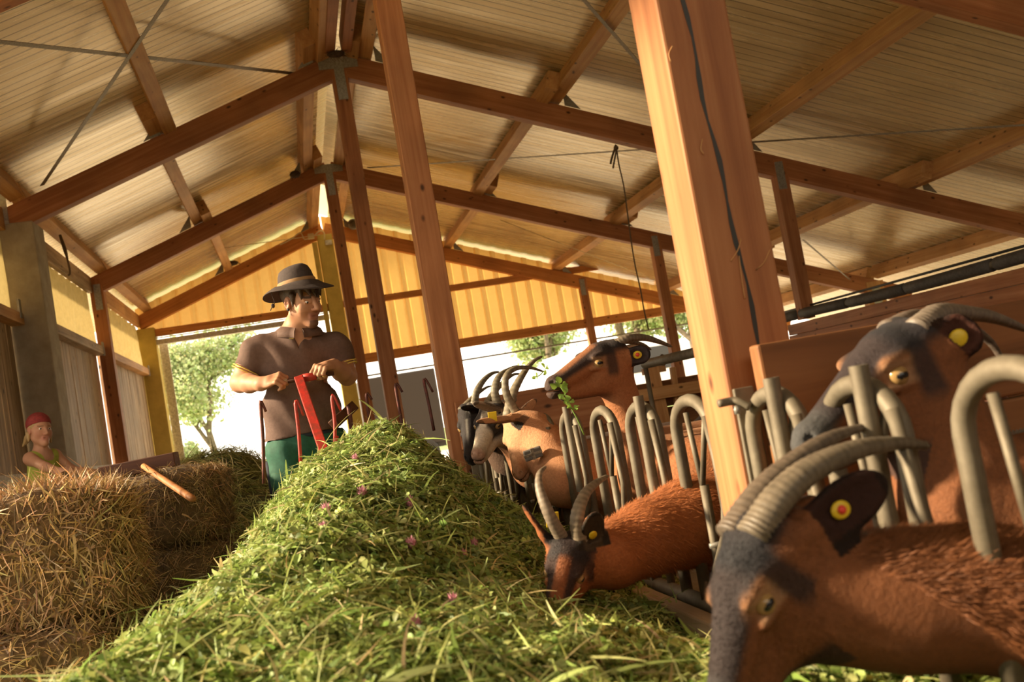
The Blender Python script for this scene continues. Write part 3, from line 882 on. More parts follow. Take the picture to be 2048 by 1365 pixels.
    # eyes with their slit pupils
    for s in (-1, 1):
        ec = T(.0605, s*.0425, .001)
        ey = MB().sphere(ec, .0152*sc, 16, 10).build('eye', M['eye_w'], o, smooth=True)
        n = nrm(hy*s + hx*.12 + hz*.08)
        tx = nrm(hx - n*(hx@n)); tz = np.cross(n, tx)
        MB().sphere(ec + n*.0083*sc, (.0112*sc, .0082*sc, .0073*sc), 14, 8, axes=(tx, tz, n)).build('pupil', M['eye_p'], ey, smooth=True)
    for hi, hn in enumerate(horns):
        sd_ = hn.get('side', 1 if hi == 0 else -1); pp = [np.asarray(q, float) for q in hn['pts']]
        hb_ = T(-.028, sd_*.026, .050); dl = hb_-pp[0]; m_ = len(pp)-1
        pp = [q + dl*max(0, 1-i_/(m_*.8))**1.5 for i_, q in enumerate(pp)]; pp.insert(0, pp[0] - nrm(pp[1]-pp[0])*.02*sc)
        horn_mesh(o, pp, hn['r'], hn.get('col', (.30, .235, .155)), ref=hy, rings=hn.get('rings', 24))
    for e in ears:
        if e.get('tagc'):
            base_, d, w, n, ln = e['frame']; c = base_ + d*ln*e.get('tagt', .5) + n*(.006 if e.get('tags', 1) > 0 else -.017)*sc
            nn = n*e.get('tags', 1)
            mb = MB().sphere(c + nn*.002, (.0145*sc, .0125*sc, .0035), 14, 7, axes=(d, w, nn))
            tg = mb.build('ear_tag', M['yellow_tag'], o, smooth=True)
            if e['tagc'] == 'red': MB().sphere(c+nn*.007, (.0065*sc, .0065*sc, .005), 10, 6, axes=(d, w, nn)).build('tag_button', M['red_tag'], tg, smooth=True)
            if e.get('flap'):
                MB().sphere(c - n*.012 + w*.008, (.021*sc, .019*sc, .002), 14, 6, axes=(d, w, n)).build('ear_tag', M['yellow_tag'], o, smooth=True)
    for q in extra_tags:
        MB().obox(q, CR*.017+CU*.002, CU*.019-CR*.002, CF*.0015).build('ear_tag', M['yellow_tag'], o, bevel=.004)
    if fur:
        N = vert_normals(V, Q); rr = np.random.default_rng(11)
        for i, (n_, ln_, wd_, dirf, mask) in enumerate(fur):
            fm = fur_mesh('hair', V, N, C, dirf, n_, ln_, wd_, rr, mask(V, hl) & ~earm, .14)
            if fm is not None: tag(link_mesh('coat_hair', fm, M['fur'], o), kind='stuff')
    if collar is not False:
        c = np.asarray(collar, float); ax_ = nrm(npts[2]-npts[1])
        bx = MB().obox(c, CR*.034 + CU*.012, CU*.020 - CR*.007, CF*.016).build('collar_box', M['collar'], o, bevel=.005)
        mb = MB(); mb.obox(c, CR*.0355 + CU*.0125, CU*.005 - CR*.002, CF*.0172); mb.obox(c, CR*.006 + CU*.002, CU*.0212 - CR*.0074, CF*.0172)
        mb.build('strap', M['strap'], bx, bevel=.001)
    return o
# ------------------------------------------------------------------ the goats at the feed fence
def P(px, py, Y): return at(px, py, Y)
TOCAM = np.array([-.15, -1.0, .05])
allm = lambda V, hl: np.ones(len(V), bool)
def face_mask(V, hl): return (np.abs(hl[:, 1]) < .08) & (hl[:, 0] > -.07) & (hl[:, 0] < .25) & (hl[:, 2] > -.12) & (hl[:, 2] < .07) & ~((np.abs(hl[:, 0]-.06) < .022) & (np.abs(hl[:, 2]) < .018))
def neck_mask(V, hl): return (hl[:, 0] < -.05)

# G1: in front, bottom right
cr = P(1560, 1165, 1.42); mz = P(1431, 1423, 1.385)
hdir = nrm(mz-cr)
goat('brown goat with black face stripe and big curved horns, nearest the viewer at bottom right', cr, mz, P(1430, 1100, 1.40)-cr,
     [(P(1670, 1200, 1.42), .078), (P(1800, 1203, 1.40), .086), (P(1960, 1195, 1.37), .088)], np.array([1.22, 1.24, .46]), np.array([1.85, 1.02, .52]),
     [dict(pts=[P(1570, 1095, 1.40), P(1592, 1022, 1.40), P(1640, 955, 1.405), P(1720, 905, 1.41), P(1800, 887, 1.415), P(1858, 893, 1.42)], r=.0285, col=(.24, .19, .135), rings=30),
      dict(pts=[P(1530, 1085, 1.46), P(1548, 1010, 1.465), P(1590, 940, 1.48), P(1655, 880, 1.49), P(1735, 852, 1.50)], r=.0255, col=(.20, .15, .11), rings=26)],
     [dict(side=1, tip=P(1768, 958, 1.37), n=np.array([-.15, -1.0, .1]), w=.036, tagc='red', tagt=.48, inner=(.028, .008, .005)),
      dict(side=-1, tip=P(1640, 1010, 1.62), n=np.array([0, 1, .3]), w=.03)],
     coat=(.18, .064, .023), h=.0045, throat=True, eye_px=(1532, 1208), face_pattern='dark', dark=(.013, .012, .015),
     fur=[(60000, .017, .00055, lambda p: np.tile(np.array([1., .05, -.35]), (len(p), 1)), lambda V, hl: neck_mask(V, hl) & (V[:, 0] < 1.15)),
          (9000, .005, .0006, lambda p: np.tile(-hdir, (len(p), 1)), face_mask)])

# G2: behind the right fence panel, head high
cr = P(1842, 742, 1.70); mz = P(1650, 830, 1.64)
hdir = nrm(mz-cr)
goat('goat with long backswept horns and a wide eye, raised before the plank wall', cr, mz, P(1800, 600, 1.68)-cr,
     [(P(1870, 820, 1.70), .068), (P(1895, 920, 1.68), .085), (P(1935, 1020, 1.65), .105)], np.array([1.24, 1.62, .62]), np.array([1.88, 1.58, .62]),
     [dict(pts=[P(1822, 700, 1.70), P(1862, 656, 1.71), P(1920, 638, 1.73), P(1985, 636, 1.75), P(2060, 662, 1.78)], r=.0235, col=(.29, .23, .18), rings=26),
      dict(pts=[P(1800, 690, 1.78), P(1840, 655, 1.80), P(1910, 650, 1.83), P(1975, 680, 1.85), P(2010, 730, 1.86)], r=.020, col=(.24, .18, .14), rings=22)],
     [dict(side=1, tip=P(1945, 642, 1.64), n=np.array([-.45, -1.0, 0]), w=.034, tagc='yellow', tagt=.42, inner=(.06, .018, .010)),
      dict(side=-1, tip=P(1736, 668, 1.80), n=np.array([-.6, -.6, .3]), w=.024, inner=(.10, .06, .05))],
     coat=(.20, .072, .027), face_pattern='dark', dark=(.020, .018, .022), h=.005, eye_px=(1798, 752),
     fur=[(14000, .012, .0006, lambda p: np.tile(np.array([.4, .1, -1.]), (len(p), 1)), lambda V, hl: neck_mask(V, hl) & (V[:, 0] < 1.4))])

# G3: grazing through the fence, head down in the clover
cr = P(1147, 1120, 2.62); mz = P(1112, 1222, 2.50)
hdir = nrm(mz-cr)
goat('rusty brown goat reaching through the fence with head down in the clover, two upright horns', cr, mz, P(1130, 1030, 2.44)-cr,
     [(P(1222, 1112, 2.66), .076), (P(1300, 1075, 2.70), .090), (P(1385, 1045, 2.74), .106)], np.array([1.24, 2.78, .62]), np.array([1.88, 2.86, .62]),
     [dict(pts=[P(1124, 1100, 2.58), P(1133, 1045, 2.57), P(1160, 995, 2.60), P(1190, 968, 2.64), P(1216, 952, 2.68)], r=.0200, col=(.36, .28, .19), rings=20),
      dict(pts=[P(1100, 1098, 2.56), P(1084, 1040, 2.56), P(1074, 985, 2.60), P(1078, 950, 2.64), P(1091, 934, 2.68)], r=.0185, col=(.36, .28, .20), rings=20)],
     [dict(side=1, tip=P(1190, 1026, 2.55), n=np.array([.1, -1., -.1]), w=.036, tagc='yellow', tagt=.5, inner=(.05, .03, .015), flap=True),
      dict(side=-1, tip=P(1047, 1013, 2.62), n=np.array([-.3, -.3, 1.]), w=.026, tagc=None)],
     coat=(.33, .105, .032), h=.005, eye_px=(1160, 1158), extra_tags=[P(1105, 1040, 2.66)],
     fur=[(50000, .018, .00065, lambda p: np.tile(np.array([.6, .1, -.6]), (len(p), 1)), lambda V, hl: neck_mask(V, hl) & (V[:, 0] < 1.7)),
          (6000, .006, .0007, lambda p: np.tile(-hdir, (len(p), 1)), face_mask)])

# G4: head raised, chewing clover
cr = P(1222, 740, 3.68); mz = P(1118, 757, 3.60)
goat('goat with head raised high chewing a clover sprig, seen in profile against the opening', cr, mz, P(1212, 660, 3.66)-cr,
     [(P(1245, 800, 3.70), .052), (P(1262, 865, 3.72), .070), (P(1290, 945, 3.74), .105)], np.array([1.36, 3.62, .62]), np.array([2.0, 3.55, .62]),
     [dict(pts=[P(1226, 714, 3.65), P(1252, 692, 3.65), P(1288, 682, 3.67), P(1320, 685, 3.69), P(1344, 694, 3.71)], r=.0215, col=(.27, .21, .15), rings=20),
      dict(pts=[P(1228, 712, 3.74), P(1256, 693, 3.75), P(1285, 691, 3.78), P(1302, 700, 3.80)], r=.018, col=(.22, .17, .12), rings=16)],
     [dict(side=1, tip=P(1300, 706, 3.62), n=np.array([-.2, -1., .1]), w=.030, tagc='red', tagt=.5, inner=(.05, .035, .035)),
      dict(side=-1, tip=P(1296, 697, 3.82), n=np.array([-.2, -1, .2]), w=.026, inner=(.62, .50, .42), tagc='yellow', tagt=.3)],
     coat=(.36, .135, .052), h=.005, eye_px=(1198, 727))

# G5: pale tan goat turning its head away, yellow tag on the ear towards us
cr = P(1038, 858, 4.25); mz = P(1024, 930, 4.12)
goat('pale tan goat bending over the clover with a yellow tag on its outstretched ear', cr, mz, P(950, 800, 4.12)-cr,
     [(P(1068, 868, 4.20), .080), (P(1100, 900, 4.12), .082), (P(1130, 960, 4.04), .095)], np.array([1.26, 4.06, .62]), np.array([1.9, 4.16, .62]),
     [dict(pts=[P(1009, 822, 4.18), P(997, 785, 4.18), P(1003, 752, 4.20), P(1027, 737, 4.23), P(1060, 736, 4.27), P(1088, 744, 4.30)], r=.0185, col=(.30, .25, .17), rings=18),
      dict(pts=[P(1030, 808, 4.32), P(1035, 770, 4.33), P(1052, 738, 4.35), P(1068, 722, 4.37), P(1084, 713, 4.39)], r=.0245, col=(.33, .27, .18), rings=16)],
     [dict(side=1, tip=P(955, 845, 3.98), n=np.array([-.1, .6, -.8]), w=.026, tagc=None),
      dict(side=-1, tip=P(1072, 800, 4.42), n=np.array([0, 1, .3]), w=.024)],
     coat=(.50, .235, .115), dark=(.12, .05, .03), face=(.52, .27, .14), h=.005, face_pattern='plain', extra_tags=[P(985, 834, 4.035)], collar=P(1066, 908, 4.02))

# G6: black and white faced goat behind it
cr = P(984, 838, 4.78); mz = P(952, 888, 4.62)
goat('goat with white muzzle and black eye patches feeding left of the pale tan goat', cr, mz, P(945, 760, 4.60)-cr,
     [(P(1015, 858, 4.82), .075), (P(1045, 890, 4.84), .085), (P(1070, 930, 4.84), .10)], np.array([1.30, 4.86, .62]), np.array([1.95, 4.95, .62]),
     [dict(pts=[P(985, 805, 4.74), P(984, 778, 4.74), P(996, 752, 4.77), P(1020, 738, 4.81), P(1036, 732, 4.84)], r=.021, col=(.30, .25, .17), rings=16),
      dict(pts=[P(1002, 806, 4.86), P(1006, 778, 4.87), P(1024, 752, 4.90), P(1042, 748, 4.92)], r=.018, col=(.28, .23, .16), rings=14)],
     [dict(side=1, tip=P(948, 806, 4.58), n=np.array([-.1, -.5, -.8]), w=.026, inner=(.5, .38, .28)),
      dict(side=-1, tip=P(1032, 800, 5.0), n=np.array([0, 1, .3]), w=.024)],
     coat=(.34, .15, .07), face=(.66, .55, .44), face_pattern='badger', h=.005)

# G7: dark goat furthest along the fence
cr = P(944, 838, 5.25); mz = P(934, 895, 5.08)
goat('black faced goat at the far end of the row beside the timber post', cr, mz, P(900, 770, 5.05)-cr,
     [(P(972, 850, 5.28), .075), (P(1000, 880, 5.30), .085), (P(1022, 910, 5.32), .10)], np.array([1.32, 5.36, .62]), np.array([1.95, 5.45, .62]),
     [dict(pts=[P(944, 812, 5.20), P(951, 785, 5.20), P(966, 762, 5.23), P(983, 748, 5.26), P(998, 744, 5.29)], r=.0205, col=(.30, .25, .17), rings=16),
      dict(pts=[P(962, 812, 5.30), P(966, 790, 5.31), P(974, 776, 5.33), P(984, 772, 5.34)], r=.017, col=(.28, .23, .16), rings=12)],
     [dict(side=1, tip=P(925, 815, 5.05), n=np.array([-.1, -.5, -.8]), w=.024),
      dict(side=-1, tip=P(985, 806, 5.4), n=np.array([0, 1, .3]), w=.024)],
     coat=(.10, .055, .035), face=(.035, .024, .022), face_pattern='black', h=.005)

# G8: mostly hidden behind the nearest goat, only ear and cheek in view
cr = P(1648, 1058, 1.70); mz = P(1580, 1170, 1.67)
goat('young goat mostly hidden behind the nearest goat, yellow ear tag between its horn and ear', cr, mz, P(1600, 960, 1.80)-cr,
     [(P(1690, 1105, 1.80), .058), (P(1750, 1095, 1.79), .062), (P(1810, 1085, 1.80), .066)], np.array([1.18, 1.82, .40]), np.array([1.62, 1.83, .40]),
     [], [dict(side=1, tip=P(1712, 1092, 1.62), n=np.array([-.1, -.6, .7]), w=.026, inner=(.35, .22, .17)),
          dict(side=-1, tip=P(1656, 985, 1.74), n=np.array([-.2, -1., .1]), w=.03, tagc='yellow', tagt=.75, inner=(.30, .15, .08))],
     coat=(.40, .18, .10), face=(.42, .22, .13), face_pattern='plain', h=.005, bs=.55)
# ------------------------------------------------------------------ the feed: clover heap, hay heap, bales
def noise2(x, y, s, seed=0):
    r = np.random.default_rng(seed); v = np.zeros_like(x)
    for i in range(7):
        a = r.uniform(0, 2*np.pi); f = s*r.uniform(.6, 1.8); ph = r.uniform(0, 6.28)
        v += np.sin((x*math.cos(a)+y*math.sin(a))*f+ph)/7*1.6
    return v
HEAP = []
def row(y, *xz):
    for x, z in xz: HEAP.append((x, y, z))
row(.9, (-1.3,.05), (-.9,.25), (-.5,.42), (0,.42), (.5,.36), (.9,.28), (1.2,.22))
row(1.35, (-1.2,.12), (-.75,.50), (-.42,.60), (0,.57), (.4,.50), (.75,.44), (1.15,.42))
row(1.8, (-1.1,.12), (-.72,.56), (-.45,.67), (0,.64), (.35,.59), (.6,.49), (.82,.46), (1.1,.42))
row(2.3, (-1.1,.05), (-.72,.42), (-.45,.67), (0,.70), (.35,.60), (.5,.49), (.65,.40), (.85,.32), (1.05,.27))
row(2.8, (-1.1,.02), (-.66,.35), (-.40,.68), (.05,.79), (.35,.70), (.52,.53), (.68,.41), (.85,.32), (1.05,.27))
row(3.3, (-.9,.0), (-.52,.2), (-.30,.74), (.08,.87), (.35,.83), (.56,.70), (.72,.48), (.9,.34))
row(3.8, (-.8,.0), (-.46,.2), (-.20,.83), (.08,.91), (.36,.99), (.57,.81), (.70,.56), (.85,.38))
row(4.25, (-.7,.0), (-.38,.2), (-.15,.88), (.08,.93), (.38,1.16), (.58,.86), (.71,.57), (.85,.38))
row(4.65, (-.6,.0), (-.36,.2), (-.14,.82), (.08,.90), (.42,1.12), (.58,.84), (.70,.56), (.85,.38))
row(5.1, (-.6,.0), (-.35,.12), (0,.62), (.4,.80), (.58,.62), (.72,.42), (.9,.34))
row(5.6, (-.6,.0), (-.3,.0), (0,.12), (.4,.4), (.7,.45), (.95,.25))
row(6.1, (-.6,-.03), (0,-.03), (.5,.0), (.95,.0))
HP = np.array(HEAP)
def interp(Pts, x, y, bw=.17):
    x = np.asarray(x, float); y = np.asarray(y, float); out = np.empty(x.shape)
    xf, yf, of = x.ravel(), y.ravel(), np.empty(x.size)
    for s in range(0, len(xf), 40000):
        dx = xf[s:s+40000, None]-Pts[None, :, 0]; dy = (yf[s:s+40000, None]-Pts[None, :, 1])*.75
        w = np.exp(-(dx*dx+dy*dy)/(2*bw*bw)) + 1e-9/(dx*dx+dy*dy+1e-3)
        of[s:s+40000] = (w*Pts[None, :, 2]).sum(1)/w.sum(1)
    return of.reshape(x.shape)
def heap_z(x, y): return interp(HP, x, y) + .022*noise2(x, y, 14, 5) + .012*noise2(x, y, 34, 6)

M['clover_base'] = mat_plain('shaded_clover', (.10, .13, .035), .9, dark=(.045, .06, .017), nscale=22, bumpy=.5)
M['clover'] = mat_attr('clover_leaf', .5, transl=.32, var=.12, nscale=40, spec=.35)
def grid_mesh(name, x0, x1, nx, y0, y1, ny, zf, mat, bottom=0.0):
    X, Y = np.meshgrid(np.linspace(x0, x1, nx), np.linspace(y0, y1, ny), indexing='ij')
    Z = np.maximum(zf(X, Y), bottom)
    V = np.stack([X.ravel(), Y.ravel(), Z.ravel()], 1)
    i = (np.arange(nx-1)[:, None]*ny + np.arange(ny-1)[None]).ravel()
    return V, np.stack([i, i+ny, i+ny+1, i+1], 1)

def grad(zf, x, y, e=.03):
    return (zf(x+e, y)-zf(x-e, y))/(2*e), (zf(x, y+e)-zf(x, y-e))/(2*e)

def blades(n, pos, nrmv, rr, length, width, droop, colf, flat=.35, segs=4, lean=None):
    """curved narrow blades: returns V, quads, cols"""
    d = rr.normal(0, 1, (n, 3)); d -= nrmv*(d*nrmv).sum(1)[:, None]
    if lean is not None: d += lean
    d /= np.linalg.norm(d, axis=1)[:, None]
    up = rr.normal(flat, .28, (n, 1))
    d = d + nrmv*up; d /= np.linalg.norm(d, axis=1)[:, None]
    side = np.cross(d, nrmv + rr.normal(0, .5, (n, 3))); side /= np.maximum(np.linalg.norm(side, axis=1), 1e-6)[:, None]
    L = length*np.exp(rr.normal(0, .35, (n, 1))); W = width*np.exp(rr.normal(0, .3, (n, 1)))
    curl = rr.normal(0, .35, (n, 1))
    VV = []
    for k in range(segs+1):
        t = k/segs
        p = pos + d*L*t + side*curl*L*t*t*.5 - np.array([0, 0, 1.])*droop*L*t*t
        w = W*(1-.85*t**2.2)
        VV += [p-side*w, p+side*w]
    VV = np.stack(VV, 1).reshape(-1, 3)
    b = np.arange(n)*(2*(segs+1))
    Q = np.concatenate([np.stack([b+2*k, b+2*k+1, b+2*k+3, b+2*k+2], 1) for k in range(segs)])
    C = np.repeat(colf(n), 2*(segs+1), axis=0)
    return VV, Q, C

def pal(rr, n, cols, wts, jit=.18):
    k = rr.choice(len(cols), n, p=np.array(wts)/sum(wts))
    c = np.array(cols)[k]
    return c*np.exp(rr.normal(0, jit, (n, 1)))*np.exp(rr.normal(0, .07, (n, 3)))
GREENS = [(.235, .315, .075), (.33, .40, .115), (.45, .49, .18), (.14, .20, .055), (.52, .50, .22), (.54, .44, .22)]

def trefoils(n, pos, nrmv, rr, size, colf):
    """clover leaves: three folded rounded leaflets on a short stalk"""
    ang0 = rr.uniform(0, 2*np.pi, n)
    tilt = nrmv + rr.normal(0, .45, (n, 3)); tilt /= np.linalg.norm(tilt, axis=1)[:, None]
    a = np.cross(tilt, rr.normal(0, 1, (n, 3))); a /= np.linalg.norm(a, axis=1)[:, None]; b = np.cross(tilt, a)
    S = size*np.exp(rr.normal(0, .25, (n, 1)))
    prof = [(.0, .0), (.35, .26), (.72, .40), (1.0, .26), (1.08, .0)]
    VV = []; Q = []; C = []
    col = colf(n); off = 0
    for lf in range(3):
        th = ang0 + lf*2.094 + rr.normal(0, .18, n)
        d = a*np.cos(th)[:, None] + b*np.sin(th)[:, None]; s = np.cross(tilt, d)
        fold = rr.uniform(.15, .6, (n, 1)); rise = rr.uniform(-.25, .45, (n, 1))
        pts = []
        for (u, w) in prof[:-1]:
            mid = pos + d*S*u + tilt*S*(rise*u - .25*u*u)
            pts.append(mid)
            if w > 0:
                pts.append(mid + s*S*w + tilt*S*w*fold); pts.append(mid - s*S*w + tilt*S*w*fold)
        arr = np.stack(pts, 1)   # 0 base, 1 m1,2 l1,3 r1, 4 m2,5 l2,6 r2, 7 m3,8 l3,9 r3
        VV.append(arr.reshape(-1, 3)); bidx = off + np.arange(n)*10
        f = lambda *k: np.stack([bidx+q for q in k], 1)
        Q += [f(0, 1, 2, 2), f(0, 3, 1, 1), f(1, 4, 5, 2), f(3, 6, 4, 1), f(4, 7, 8, 5), f(6, 9, 7, 4)]
        C.append(np.repeat(col*np.exp(rr.normal(0, .06, (n, 1))), 10, axis=0)); off += n*10
    Q = np.concatenate(Q); tri = Q[:, 3] == Q[:, 2]; tri2 = Q[:, 3] == Q[:, 1]
    # triangles were written with a repeated corner
    T = np.concatenate([Q[tri][:, :3], Q[tri2 & ~tri][:, :3]]); QQ = Q[~tri & ~tri2]
    return np.concatenate(VV), QQ, T, np.concatenate(C)

def merge(parts):
    Vs, Qs, Ts, Cs = [], [], [], []; o = 0
    for V, Q, T, C in parts:
        Vs.append(V); Cs.append(C)
        if Q is not None and len(Q): Qs.append(Q+o)
        if T is not None and len(T): Ts.append(T+o)
        o += len(V)
    return np.concatenate(Vs), (np.concatenate(Qs) if Qs else None), (np.concatenate(Ts) if Ts else None), np.concatenate(Cs)

def scatter(zf, n, xr, yr, rr, power=1.0, keep=None):
    y0, y1 = yr
    u = rr.uniform(0, 1, n*3)
    y = (y0**(1-power) + u*(y1**(1-power)-y0**(1-power)))**(1/(1-power)) if power != 1 else y0*(y1/y0)**u
    x = rr.uniform(xr[0], xr[1], n*3)
    z = zf(x, y)
    ok = z > .06
    if keep is not None: ok &= keep(x, y, z)
    x, y, z = x[ok][:n], y[ok][:n], z[ok][:n]
    gx, gy = grad(zf, x, y); nn = np.stack([-gx, -gy, np.ones_like(gx)], 1); nn /= np.linalg.norm(nn, axis=1)[:, None]
    return np.stack([x, y, z], 1), nn

rr = np.random.default_rng(21)
V, Q = grid_mesh('clover_heap', -1.35, 1.12, 110, .75, 6.1, 220, heap_z, None, -.0)
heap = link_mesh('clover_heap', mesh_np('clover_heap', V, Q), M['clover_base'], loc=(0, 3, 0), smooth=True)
tag(heap, 'big heap of freshly cut green clover and grass along the feed fence', 'fodder', kind='stuff')
fresh = lambda x, y, z: np.ones_like(x, bool)
parts = []
pos, nn = scatter(heap_z, 46000, (-1.25, 1.08), (.95, 5.7), rr, 1.35)
pos = pos + nn*rr.uniform(-.012, .022, (len(pos), 1))
V, Q, C = blades(len(pos), pos, nn, rr, .058, .0026, .14, lambda n: pal(rr, n, GREENS, [3, 4, 4, 2, 2.2, 1.4]), flat=.22, segs=3)
parts.append((V, Q, None, C))
pos, nn = scatter(heap_z, 6500, (-1.2, 1.05), (1.0, 5.6), rr, 1.25)
pos = pos + nn*rr.uniform(0, .02, (len(pos), 1))
V, Q, C = blades(len(pos), pos, nn, rr, .105, .0022, .22, lambda n: pal(rr, n, GREENS[1:], [3, 4, 1, 4, 3]), flat=.32, segs=5)
parts.append((V, Q, None, C))
pos, nn = scatter(heap_z, 60000, (-1.25, 1.08), (.95, 5.7), rr, 1.35)
pos = pos + nn*rr.uniform(-.004, .03, (len(pos), 1))
V, Q, T, C = trefoils(len(pos), pos, nn, rr, .0150, lambda n: pal(rr, n, GREENS[:4], [4, 4, 2, 3], .2))
parts.append((V, Q, T, C))
pos, nn = scatter(heap_z, 9000, (-1.1, 1.05), (1.0, 5.2), rr, 1.3)
pos = pos + nn*.012
V, Q, C = blades(len(pos), pos, nn, rr, .065, .0058, .25, lambda n: pal(rr, n, GREENS[:3], [3, 4, 2]), flat=.25, segs=4)
parts.append((V, Q, None, C))
V, Q, T, C = merge(parts)
me = mesh_np('clover_stalks', V, Q, T); set_col(me, C)
o = link_mesh('clover_stalks', me, M['clover'], heap); tag(o, kind='stuff')

# pink clover blossoms on the heap
M['blossom'] = mat_plain('pink_clover_blossom', (.80, .42, .50), .7, dark=(.62, .24, .36), nscale=300)
add_transl(M['blossom'], (.8, .4, .5), .25)
FLOW = [(655, 1037, 'pink clover blossom upper left of the two brightest ones, high on the heap'), (726, 1003, 'pink clover blossom nearest the top of the heap in the middle'),
        (822, 1022, 'plump pink clover blossom right of centre, highest on that side of the heap'), (824, 1108, 'bright pink clover blossom in the sunlit middle of the heap'),
        (648, 1075, 'small pale clover blossom just below another on the left of the heap'), (928, 1128, 'faded pink clover blossom towards the goat with upright horns'),
        (833, 1272, 'pale pink clover blossom low in the front of the heap'), (908, 1222, 'small pink clover blossom below the middle of the heap'),
        (310, 1215, 'mauve clover blossom among dark leaves by the straw bale'), (275, 1186, 'brownish clover blossom on a bent stem beside the straw bale'),
        (712, 931, 'dusky clover blossom near the top of the heap by the red cart'), (950, 1105, 'tiny pink clover blossom left of the grazing goat')]
def hit_heap(px, py):
    d = ray(px, py); t = .8
    while t < 8:
        p = CC + d*t
        if p[1] > .95 and p[2] < heap_z(np.array([p[0]]), np.array([p[1]]))[0]: return p
        t += .012
    return None
for i, (px, py, lab) in enumerate(FLOW):
    p = hit_heap(px, py)
    if p is None: continue
    p = p + np.array([0, -.012, .024]); r_ = .0150 if i in (2, 3, 1, 0) else .0120
    e = empty('clover_blossom', p, lab, 'flower', 'clover blossoms on the heap')
    mb = MB(); q = np.random.default_rng(i+40)
    for k in range(46):
        ph = k*2.399; zz = 1-1.75*(k+.5)/46; rad = math.sqrt(max(0, 1-zz*zz)); d = np.array([rad*math.cos(ph), rad*math.sin(ph), zz])
        tip = p + d*r_*q.uniform(1.15, 1.5) + np.array([0, 0, r_*.25]); s = nrm(np.cross(d, [.2, .3, 1.]))*r_*.20
        mb.add([p+d*r_*.3-s*.6, p+d*r_*.3+s*.6, p+d*r_*.9+s, tip, p+d*r_*.9-s], [(0, 1, 2, 4), (4, 2, 3)])
    mb.build('florets', M['blossom'], e)
    MB().sphere(p, r_*.75, 10, 7).build('flower_head', M['blossom'], e, smooth=True)
    MB().tube(smooth_path([p-np.array([0, 0, r_*.5]), p+np.array([.008, .01, -.03]), p+np.array([.02, .03, -.05])], 4), .0013, 6).build('stem', M['clover_base'], e, smooth=True)

# heap of wilted hay behind the bales
HH = []
for y, *xz in ((5.0, (-1.2, 0), (-.5, .05), (-.1, .0)), (5.6, (-1.3, .2), (-.8, .40), (-.4, .30), (-.05, .1), (.3, .0)), (6.3, (-1.5, .4), (-.9, .70), (-.5, .62), (-.15, .42), (.2, .1)),
               (7.0, (-1.7, .5), (-1.1, .84), (-.62, .92), (-.25, .80), (.05, .4), (.4, .0)), (7.6, (-1.7, .5), (-1.15, .90), (-.62, 1.09), (-.28, .97), (.05, .55), (.4, .05)), (8.3, (-1.7, .4), (-1.1, .80), (-.6, .98), (-.2, .8), (.2, .3), (.5, 0)),
               (9.1, (-1.6, .1), (-1, .3), (-.4, .35), (.1, .1), (.5, 0)), (9.8, (-1.5, 0), (-.5, 0), (.5, 0))):
    for x, z in xz: HH.append((x, y, z))
HH = np.array(HH)
def hay_z(x, y): return interp(HH, x, y, .2) + .03*noise2(x, y, 9, 15) + .016*noise2(x, y, 24, 16)
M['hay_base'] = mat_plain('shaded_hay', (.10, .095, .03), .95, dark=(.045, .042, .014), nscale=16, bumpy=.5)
V, Q = grid_mesh('hay_heap', -1.75, .55, 70, 4.9, 9.7, 120, hay_z, None, 0)
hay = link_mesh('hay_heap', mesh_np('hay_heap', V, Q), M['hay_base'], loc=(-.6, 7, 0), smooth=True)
tag(hay, 'mound of wilted olive green hay behind the bales, left of the farmer', 'hay', kind='stuff')
pos, nn = scatter(hay_z, 30000, (-1.7, .5), (5.0, 9.3), rr, 1.2)
pos = pos + nn*rr.uniform(-.015, .03, (len(pos), 1))
HAYC = [(.25, .26, .075), (.34, .33, .10), (.44, .39, .14), (.16, .175, .05), (.52, .44, .18)]
V, Q, C = blades(len(pos), pos, nn, rr, .13, .0022, .22, lambda n: pal(rr, n, HAYC, [4, 4, 3, 2, 1]), flat=.2, segs=4)
me = mesh_np('hay_stalks', V, Q); set_col(me, C)
tag(link_mesh('hay_stalks', me, M['clover'], hay), kind='stuff')

